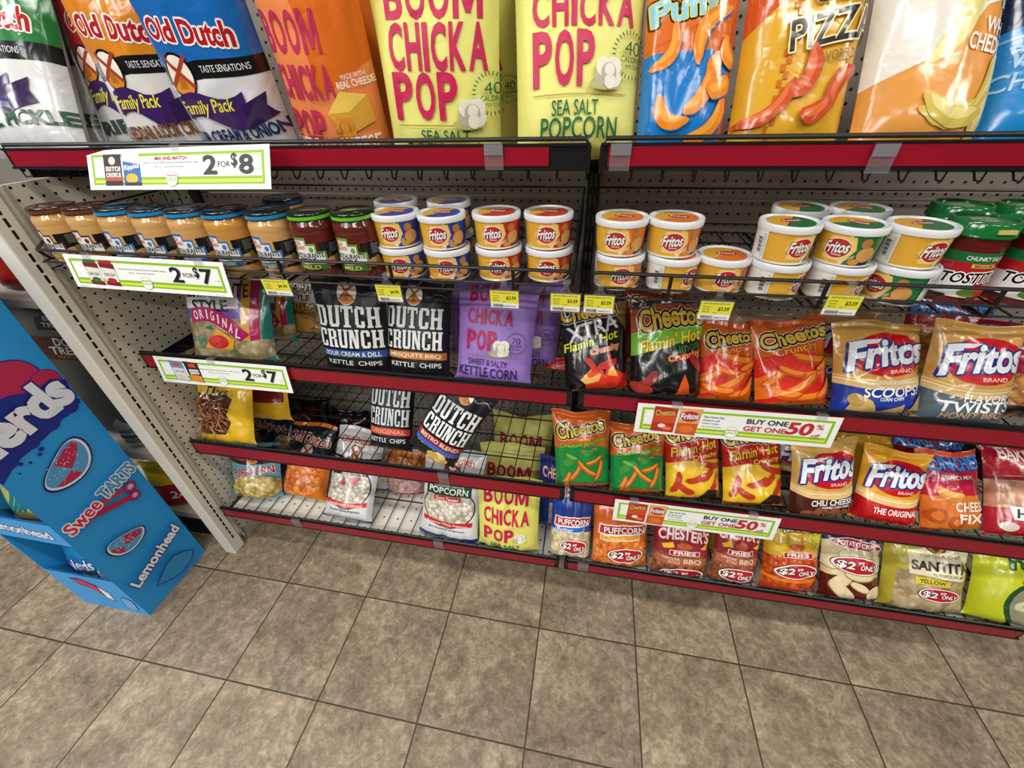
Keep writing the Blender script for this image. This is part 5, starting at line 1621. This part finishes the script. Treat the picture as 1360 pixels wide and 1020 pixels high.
def sale_badge(u, v):
    return [E(u, v, .034, .19, LIME), E(u, v, .032, .178, '#f2f3ee'), T('SALE', u, v - .01, .06, .1, LIME, bold=.03), Rr(u - .026, v + .06, u + .026, v + .085, '#c84a3a')]


def sign_two(num, heads, minis):
    def f(W, H):
        o = frame(W, H) + minis(W, H)
        if heads[0]:
            o += [T(heads[0], .49, .75, .175, .085, '#c0242c', bold=.04)]
        o += [T(heads[1], .49, .645, .3, .045, '#3a3a3a', bold=.01), T(heads[2], .48, .55, .16, .04, '#5a5a5a', bold=.0)]
        o += sale_badge(.49, .26)
        o += [T('2', .7, .57, .072, .45, '#17181a', bold=.06), T('FOR', .773, .58, .062, .13, '#3a3a3a', bold=-.005), T('$', .826, .66, .032, .34, '#17181a', bold=.05), T(num, .885, .57, .072, .45, '#17181a', bold=.06), T('ea. 2/$', .94, .46, .03, .04, '#5a5a5a', bold=.0), T('8/19 - 10/13', .93, .05, .05, .03, '#8a8a8a', bold=.0), T('8/19 -', .06, .05, .06, .03, '#8a8a8a', bold=.0)]
        return o
    return f


def mini_bags(W, H):
    return [Rr(.1, .1, .205, .88, '#2a2020'), E(.15, .72, .02, .1, '#e8d8c8'), T('DUTCH', .153, .52, .09, .12, WH, slab=True), T('CRUNCH', .153, .37, .09, .11, WH, slab=True), Rr(.1, .22, .205, .31, '#c04a2a'), Rr(.215, .1, .315, .9, '#dfe3e8'), P([(.215, .1), (.315, .1), (.315, .62), (.215, .7)], '#2f6ab0'), T('Ripples', .265, .55, .09, .16, WH, rot=.12, bold=.05, shear=.2), E(.262, .28, .035, .12, '#e0b42a'), Rr(.215, .1, .315, .18, '#1f2a4a')]


def mini_jars(W, H):
    o = []
    for u, c in ((.16, '#3f6a2a'), (.265, '#a8262a')):
        o += [P([(u - .045, .12), (u + .045, .1), (u + .048, .78), (u - .048, .8)], '#7a1c1c'), Rr(u - .04, .78, u + .04, .88, c), P([(u - .045, .25), (u + .045, .23), (u + .045, .62), (u - .045, .66)], '#e0dccf'), T('SALSA', u, .45, .07, .09, '#2a2a2a', bold=.04), E(u, .27, .03, .08, c)]
    return o


def mini_chips(W, H):
    return [P([(.12, .14), (.22, .1), (.215, .86), (.11, .9)], '#5f8ab8'), P([(.125, .16), (.215, .14), (.21, .6), (.12, .62)], '#d8dce2'), Rr(.14, .68, .19, .82, '#d8441f'), T('STYLE', .168, .48, .07, .08, BK, bold=.04), E(.17, .26, .035, .1, '#d9c4a0'),
            P([(.235, .14), (.335, .1), (.335, .86), (.225, .9)], '#2a2420'), P([(.24, .14), (.33, .12), (.33, .36), (.24, .4)], '#d98a2a'), Rr(.25, .42, .32, .6, '#d8dce2'), Rr(.26, .68, .31, .82, '#d8441f'), T('STYLE', .285, .51, .06, .07, BK, bold=.04)]


def sign_bogo(W, H):
    o = frame(W, H)
    o += [P([(.085, .1), (.205, .08), (.21, .92), (.09, .95)], '#b02a1c'), P([(.088, .4), (.206, .4), (.21, .7), (.09, .72)], '#c84a1e'), T('Cheetos', .148, .75, .1, .2, '#e0b45a', rot=.1, bold=.06, out=((BK, .0008),)), E(.14, .3, .02, .07, '#e8e2da'), E(.17, .22, .025, .06, '#e8762a'),
          P([(.215, .06), (.32, .04), (.335, .95), (.222, .95)], '#d8a850'), P([(.215, .06), (.32, .04), (.325, .45), (.217, .45)], '#c8542a'), E(.275, .68, .05, .18, '#c0242c'), T('Fritos', .275, .69, .09, .2, WH, rot=.1, bold=.06, shear=.2, out=(('#1f2f86', .0007),)), E(.27, .25, .04, .12, '#d9742a'), P([(.205, .1), (.215, .1), (.222, .95), (.212, .95)], '#dfe2df')]
    o += [T('Take Home Size', .395, .72, .105, .07, '#2a2a2a', bold=.02), T('Cheetos and', .385, .61, .085, .06, '#2a2a2a', bold=.02), T('Fritos Chips', .385, .5, .085, .06, '#2a2a2a', bold=.02), T('Assorted Varieties', .393, .4, .1, .045, '#5a5a5a', bold=.0)]
    o += sale_badge(.5, .26)
    o += [T('BUY ONE', .66, .68, .2, .17, '#1a1a1c', bold=.05), T('GET ONE', .655, .44, .205, .17, '#c0242c', bold=.05), T('50', .822, .56, .125, .42, '#c0242c', bold=.08, shear=.12), T('%', .912, .66, .036, .17, '#c0242c', bold=.02), T('off', .905, .38, .042, .1, '#c0242c', bold=.03, shear=.2), T('8/19/22', .91, .27, .05, .035, '#5a5a5a', bold=.0)]
    return o


SIGNS = [
    (0.434, -0.444, 1.323, 0.443, 0.074, -0.085, 0.44, -0.028, sign_two('8', ('MIX AND MATCH', 'Dutch Crunch Kettle Chips and Ripples Potato Chips', '8-9 oz. - Assorted Varieties'), mini_bags), (.52,), 'white sale card with lime border reading 2 for $8 under the blue topped chip bag'),
    (0.291, -0.49, 1.125, 0.408, 0.072, -0.016, 0.137, 0.004, sign_two('7', ('', 'Old Dutch Restaurante Style Salsa', '16 oz. - Assorted Varieties'), mini_jars), (.16, .86), 'white 2 for $7 sale card picturing two salsa jars, hanging under the jar basket'),
    (0.27, -0.425, 0.82, 0.402, 0.08, 0.017, 0.114, 0.006, sign_two('7', ('', 'Old Dutch Restaurante Style Tortilla Chips', '9-13 oz. - Assorted Varieties'), mini_chips), (.45,), 'white 2 for $7 sale card picturing two tortilla chip bags, under the clear chip bag'),
    (1.57, -0.425, 0.811, 0.419, 0.079, 0.022, 0.111, -0.003, sign_bogo, (.2, .9), 'upper of the two buy one get one 50% off sale cards'),
    (1.553, -0.443, 0.492, 0.41, 0.078, 0.005, 0.116, -0.004, sign_bogo, (.12, .84), 'lower of the two buy one get one 50% off sale cards'),
]
for x, y, z, w, h, yaw, lean, roll, art, clips, lab in SIGNS:
    root = empty('sale_sign', (x, y, z), lab, 'sale sign', 'lime bordered sale cards')
    root.rotation_euler = (Matrix.Rotation(yaw, 3, 'Z') @ Matrix.Rotation(-lean, 3, 'X') @ Matrix.Rotation(roll, 3, 'Y')).to_euler()
    g = flat(w, h)
    g[..., 2] -= h / 2
    b2 = g.copy()
    b2[..., 1] += 0.0008
    sheet('printed_card', g, w, h, art(w, h), '#eef0ec', 'card', root, b2, step=0.00006, eps=0.00012)
    for u in clips:
        bm = bmesh.new()
        cx = (u - .5) * w
        box(bm, cx - .011, -.0026, h / 2 - .008, cx + .011, -.0014, h / 2 + .006)
        box(bm, cx - .011, -.0014, h / 2 + .004, cx + .011, .012, h / 2 + .0055)
        link('clear_clip', bm, clear_mat(), root)

# ================================================================ yellow shelf price tags
TAGS = [(0.599, 0.060, '$4.99', 'yellow price tag under the salsa jars, leftmost of the tags'), (0.845, 0.051, '$4.99', 'yellow price tag hanging between the two upright black chip bags'), (1.075, 0.053, '$3.59', 'yellow price tag hanging in front of the purple popcorn bag'),
        (1.188, 0.053, '$3.59', 'yellow price tag at the right end of the left basket'), (1.248, 0.052, '$3.59', 'yellow price tag at the left end of the right basket'), (1.445, 0.052, '$3.59', 'yellow price tag beneath the single orange dip tub'), (1.633, 0.050, '$3.59', 'yellow price tag hanging beneath the green dip tubs, rightmost of the tags')]
for x, w, pr, lab in TAGS:
    z = 1.111 if x != 1.633 else 1.132
    h = 0.034
    root = empty('price_tag', (x, -0.487, z), lab, 'price tag', 'yellow shelf price tags')
    root.rotation_euler = (0.07, 0, 0.01)

    def pa(W, H):
        o = [Rr(0, .3, 1, 1, '#e3dd3a'), Rr(0, 0, 1, .3, '#efefe9'), T('FRITOS BEAN DIP 9 OZ' if pr == '$3.59' else 'RSTRNT SALSA 16 OZ', .5, .9, .8, .07, '#2a2a20', bold=.03), T(pr, .74, .6, .34, .24, '#17170f', bold=.05), T('UNIT PRICE', .2, .72, .25, .06, '#3a3a28', bold=.02), T('22.4 OZ', .2, .58, .22, .07, '#3a3a28', bold=.02), T('PER LB', .2, .44, .2, .07, '#3a3a28', bold=.02), T('0819', .5, .4, .12, .05, '#3a3a28', bold=.02), T('028400 01234', .7, .12, .4, .08, '#3a3a3a', bold=.02)]
        rnd = random.Random(int(x * 1000))
        u = .08
        while u < .45:
            q = rnd.uniform(.008, .022)
            o.append(Rr(u, .06, u + q, .24, '#1c1c1c'))
            u += q + rnd.uniform(.008, .02)
        return o
    g = flat(w, h)
    g[..., 2] -= h / 2
    b2 = g.copy()
    b2[..., 1] += .0008
    sheet('tag_card', g, w, h, pa(w, h), '#e9e6c0', 'card', root, b2, step=.00006, eps=.0001)
    bm = bmesh.new()
    box(bm, -w / 2 - .0015, .001, -h / 2 - .002, w / 2 + .0015, .0022, h / 2 + .002)
    box(bm, -w / 2 - .0015, -.0012, -h / 2 - .0025, w / 2 + .0015, .001, -h / 2 + .0005)
    v = [bm.verts.new(c) for c in ((-.014, .0012, h / 2), (.014, .0012, h / 2), (.005, .0012, h / 2 + .012), (-.005, .0012, h / 2 + .012))]
    bm.faces.new(v)
    box(bm, -.005, .0008, h / 2 + .011, .005, .0018, h / 2 + .022)
    box(bm, -.007, .0008, h / 2 + .02, .007, .014, h / 2 + .0215)
    link('tag_holder', bm, clear_mat(), root)

# ================================================================ cardboard candy display
dsp = empty('candy_display', (-0.285, -0.635, 0), 'tall sky blue cardboard candy floor display with two open trays', 'display')
SKY, DEEP, PINK = '#2896da', '#1a2a86', '#b8264e'
X0, X1, Y0, Y1, HT = -0.421, -0.150, -0.752, -0.509, 1.25


def bean(u, v, ru, rv, rot, W, H):
    """a sugar dusted two-tone gummy with a white edge and navy outline"""
    c, s = math.cos(rot), math.sin(rot)

    def pts(k, dx=0, dy=0, half=None):
        out = []
        for i in range(28):
            a = 2 * PI * i / 28
            x = math.cos(a) * ru * k + dx
            y = (math.sin(a) * rv * k + .35 * rv * (math.cos(a) ** 2) - .15 * rv) + dy
            out.append((u + (x * c - y * s), v + (x * s + y * c) * W / H))
        return out
    o = [P(pts(1.06), '#16205c'), P(pts(.98), '#dfe4ee'), P(pts(.9, 0, .05 * rv), '#4f9ac8')]
    o += [P([(u + (x * c - y * s), v + (x * s + y * c) * W / H) for x, y in [(q * ru, (p + .35 * q * q - .15) * rv) for q, p in ring]], PINK) for ring in (((-.12, -.12), (.2, -.1), (.5, -.08), (.8, -.02), (.82, .35), (.5, .66), (.2, .78), (-.12, .8)), ((-.8, -.35), (-.5, -.66), (-.2, -.8), (-.2, -.16), (-.5, -.14), (-.84, -.05)))]
    rnd = random.Random(int(u * 1000))
    for i in range(46):
        a, r = rnd.uniform(0, 6.28), rnd.uniform(0, .8)
        x, y = math.cos(a) * ru * r, math.sin(a) * rv * r + .2 * rv
        o.append(E(u + (x * c - y * s), v + (x * s + y * c) * W / H, .006, .006 * W / H, '#c9d6e6', n=6))
    return o


def side_art(W, H):
    def m(y, z):
        return ((y - Y0) / W, z / H)
    o = []
    # navy splash with the pink candy blobs above and the white name across it
    for y, z, r in ((-.665, .862, .30), (-.60, .868, .24), (-.545, .838, .13)):
        o += [E(*m(y, z), r * 1.06, r * 1.06 * W / H, DEEP), E(*m(y, z), r, r * W / H, PINK)]
    o += [P([m(-.80, .64), m(-.70, .70), m(-.62, .715), m(-.53, .745), m(-.515, .775), m(-.509, .82), m(-.535, .84), m(-.58, .83), m(-.62, .85), m(-.70, .86), m(-.80, .87)], DEEP)]
    for i in range(13):
        o.append(E(*m(-.75 + .019 * i, .70 + .0045 * i), .035 + .02 * (i % 3), (.035 + .02 * (i % 3)) * W / H, DEEP))
    for y, z, r in ((-.70, .69, .02), (-.685, .68, .016), (-.66, .685, .02), (-.65, .695, .025), (-.715, .672, .012)):
        o.append(E(*m(y, z), r, r * W / H, DEEP))
    o += [T('nerds', *m(-.640, .792), 1.0, .082, '#e6e8ee', rot=.17, bold=.12, out=((DEEP, .004),)), T('Candy', *m(-.573, .762), .13, .016, '#c9cfe6', rot=.17, bold=.02)]
    o += bean(*m(-.632, .617), .3, .19, .6, W, H)
    o += [('q', [m(-.70 + .018 * i, .432 + .020 * math.sin(i * .42)) for i in range(8)], [m(-.70 + .018 * i, .448 + .022 * math.sin(i * .42)) for i in range(8)], PINK), ('q', [m(-.70 + .017 * i, .446 - .0062 * i) for i in range(9)], [m(-.70 + .017 * i, .464 - .0058 * i) for i in range(9)], '#a81f48'),
          E(*m(-.56, .442), .075, .075 * W / H, DEEP), E(*m(-.56, .442), .065, .065 * W / H, PINK), E(*m(-.56, .442), .035, .035 * W / H, '#d8a9bb'), E(*m(-.565, .408), .07, .07 * W / H, DEEP), E(*m(-.565, .408), .06, .06 * W / H, PINK), E(*m(-.565, .408), .03, .03 * W / H, '#d8a9bb')]
    o += [T('Swee', *m(-.693, .466), .40, .034, '#c8284e', rot=.17, bold=.05, out=(('#e9e6e4', .004),)), T('TARTS', *m(-.577, .489), .46, .034, '#3f9ac0', rot=.17, bold=.05, out=(('#e9e6e4', .004), (DEEP, .0008)))]
    o += bean(*m(-.661, .300), .23, .14, -.35, W, H)
    o += [T('Lemonhead', *m(-.634, .181), .82, .034, '#e9ecf0', rot=.27, bold=.08, out=((DEEP, .003),))]
    # plain lemon outline
    ring = [(-.692, .084), (-.665, .103), (-.635, .119), (-.60, .122), (-.57, .102), (-.542, .072), (-.553, .052), (-.575, .042), (-.61, .036), (-.645, .05)]
    cx, cz = sum(p[0] for p in ring) / len(ring), sum(p[1] for p in ring) / len(ring)
    o += [P([m(*p) for p in ring], DEEP), P([m(cx + (p[0] - cx) * .93, cz + (p[1] - cz) * .91) for p in ring], '#2a8ac2')]
    return o


Wd = Y1 - Y0
g = np.zeros((2, 2, 3))
g[0] = [(X1, Y0, 0), (X1, Y1, 0)]
g[1] = [(X1, Y0, HT), (X1, Y1, HT)]
b2 = g.copy()
b2[..., 0] -= 0.004
g -= np.array(dsp.location)
b2 -= np.array(dsp.location)
sheet('side_panel', g, Wd, HT, side_art(Wd, HT), SKY, 'card', dsp, b2, step=.00012, eps=.0003)
CB = mat(SKY, 'card')
CIN = mat('#8f8a88', 'paper')
bm = bmesh.new()
box(bm, X0, Y0, 0, X0 + .004, Y1, HT)
kid('side_panel', bm, CB, dsp)
bm = bmesh.new()
box(bm, X0, Y1 - .004, 0, X1 - .005, Y1, HT)
kid('back_panel', bm, CB, dsp)


def front(name, z0, z1, art, dy=0.0):
    W_ = X1 - X0
    g = np.zeros((2, 2, 3))
    g[0] = [(X0, Y0, z0), (X1, Y0, z0)]
    g[1] = [(X0, Y0 - dy, z1), (X1, Y0 - dy, z1)]
    b = g.copy()
    b[..., 1] += 0.004
    sheet(name, g - np.array(dsp.location), W_, z1 - z0, art(W_, z1 - z0), SKY, 'card', dsp, b - np.array(dsp.location), step=.00012, eps=.0003)


front('tray_front', 0.0, .218, lambda W, H: [P([(.28, .86), (.45, .9), (.62, .78), (.72, .55), (.66, .3), (.56, .42), (.5, .6), (.36, .66)], '#16205c'), P([(.31, .83), (.45, .86), (.58, .75), (.6, .5), (.52, .58), (.38, .68)], PINK), P([(.58, .4), (.66, .34), (.7, .55), (.62, .72)], '#dfe4ee')] + [E(.84 + .02 * i, .2 + .1 * i, .09, .1, '#16205c') for i in range(3)] + [E(.84 + .02 * i, .2 + .1 * i, .08, .085, '#5fa8d6') for i in range(3)])
front('tray_front', .405, .505, lambda W, H: [T('Lemonhead', .45, .5, .8, .4, '#e9ecf0', rot=-.06, bold=.06, out=((DEEP, .003),))])
front('header_front', .665, HT, lambda W, H: [E(.5, .3, .5, .12, DEEP)])
for z in (.09, .41, .66):
    bm = bmesh.new()
    box(bm, X0 + .005, Y0 + .005, z, X1 - .005, Y1 - .005, z + .004)
    kid('tray_floor', bm, CIN, dsp)


def pouch(loc, rot, W, H, base, art, label):
    root = empty('candy_pouch', loc, label, 'candy bag', 'candy pouches in the display')
    root.rotation_euler = rot
    s = np.linspace(-1, 1, 13)[None, :]
    t = np.linspace(0, 1, 13)[:, None]
    f = np.clip(1 - np.abs(2 * t - 1) ** 3, 0, 1) ** .7
    gq = np.clip(1 - np.abs(s) ** 3, 0, 1) ** .7
    d = -.016 * f * gq + .0025 * np.sin(7 * s + 5 * t) * f * gq
    fr = np.stack([s * W / 2 + 0 * t, d, t * H + 0 * s], -1)
    bk = np.stack([s * W / 2 + 0 * t, -d * .6 + .0004, t * H + 0 * s], -1)
    sheet('pouch_body', fr, W, H, art, base, 'foil', root, bk)
    rows = np.array([fr[-1] + np.array([0, .0005 * (-1) ** k, .008 * k / 3]) for k in range(4)])
    rb = rows.copy()
    rb[..., 1] += .001
    sheet('crimped_seal', rows, W, .01, [], base, 'foil', root, rb)


nb = [T('Nerds', .45, .6, .7, .3, '#e9ecf0', rot=.1, bold=.06, out=((DEEP, .003),)), T('Gummy', .6, .32, .4, .13, '#e0d34a', bold=.04), T('Clusters', .6, .18, .4, .11, '#e0d34a', bold=.04)]
pouch((-.335, -.715, .098), (-.18, 0, .05), .13, .155, '#1f7aae', nb, 'blue gummy candy pouch in the lower tray, left one')
pouch((-.232, -.722, .098), (-.12, .1, -.1), .12, .14, '#2a8abf', nb, 'blue gummy candy pouch in the lower tray, beside the printed side panel')
pouch((-.34, -.62, .098), (-.15, 0, 0), .14, .17, '#1c6c9c', nb, 'blue gummy candy pouch at the back of the lower tray')
pouch((-.225, -.705, .418), (-.3, .05, -.1), .11, .15, '#c04a68', [E(.5, .5, .3, .2, '#8f2a48'), E(.4, .7, .1, .06, '#e6a9b5')], 'pink candy pouch in the upper tray')
pouch((-.35, -.70, .418), (-.3, 0, .1), .12, .15, '#d8cf6a', [curl(.3 + .13 * i, .5, .09, .012, 70, '#2a8a9a', .3) for i in range(4)], 'yellow candy pouch with teal stripes in the upper tray')

# ================================================================ the neighbouring gondola's far side, glimpsed at the left
far = empty('side_gondola_shelves', (-0.33, -0.20, 0), 'pale shelf ends of the neighbouring pet food gondola behind the candy display', 'shelf')
for z, t in ((1.0, .022), (.435, .035), (.12, .03)):
    bm = bmesh.new()
    box(bm, -.62, -.45, z, -.078, .1, z + t)
    kid('shelf_deck', bm, mat('#b9b4a8', 'card'), far)
bm = bmesh.new()
box(bm, -.60, -.44, 0, -.078, .1, .118)
kid('base_cover', bm, mat('#141b2a', 'card'), far)
bm = bmesh.new()
box(bm, -.10, -.44, .15, -.078, .1, 1.28)
kid('rear_panel', bm, mat('#8f8b84', 'card'), far)


def far_bag(name, loc, yaw, W, H, D, base, art, label, cat='pet food'):
    FIT['_'] = (loc, (yaw, .08, 0.0), W, H, 0.0, 1.0, 0)
    make_bag('_', name, label, None, base, 'paper', art, D, res=(14, 16), cat=cat)


far_bag('dog_treat_bag', (-.345, -.36, .472), .1, .34, .50, .10, '#55524e', lambda W, H: [P([(.2, .62), (.9, .62), (.9, .77), (.2, .77)], '#4a2a1c'), T('DOG', .6, .735, .26, .05, '#d9d4cc', bold=.04), T('TREAT', .6, .68, .4, .05, '#d9d4cc', bold=.04), T('NATURAL', .6, .64, .3, .02, '#a8622a', bold=.03), P([(.38, .88), (.58, .93), (.78, .88), (.78, .81), (.38, .81)], '#1c1c1c'), T('BEST', .58, .88, .24, .028, '#a8a49c', bold=.03), T('TREATS', .58, .84, .3, .028, '#a8a49c', bold=.03)], 'grey bag with a brown dog treat label behind the candy display')
far_bag('pet_food_bag', (-.23, -.36, 1.024), .2, .24, .2, .08, '#b02218', None, 'red bag on the far left shelf above the candy display')
far_bag('pet_food_bag', (-.235, -.385, .152), .35, .22, .20, .08, '#d8b81e', lambda W, H: [band(0, .5, '#a31c24', .06), T('24/7', .6, .3, .5, .16, '#e6ddd6', rot=-.1, bold=.05), P([(.4, .7), (.9, .65), (.8, .85)], '#c0302a')], 'yellow and red bag low down between the candy display and the slotted post')
for i, (x, y) in enumerate(((-.232, -.385), (-.205, -.265))):
    for k in range(4):
        o = lathe('foam_bowl', [(.03, 0), (.034, 0), (.058, .028), (.056, .028), (.03, .004)], mat('#8f9aa0' if k % 2 else '#c4cbd0', 'gloss'), loc=(x, y, .4715 + k * .022))
        tag(o, '%s grey bowl in the %s stack beside the slotted post' % (('lowest', 'second', 'third', 'topmost')[k], ('front', 'rear')[i]), 'bowl', 'stacked bowls')
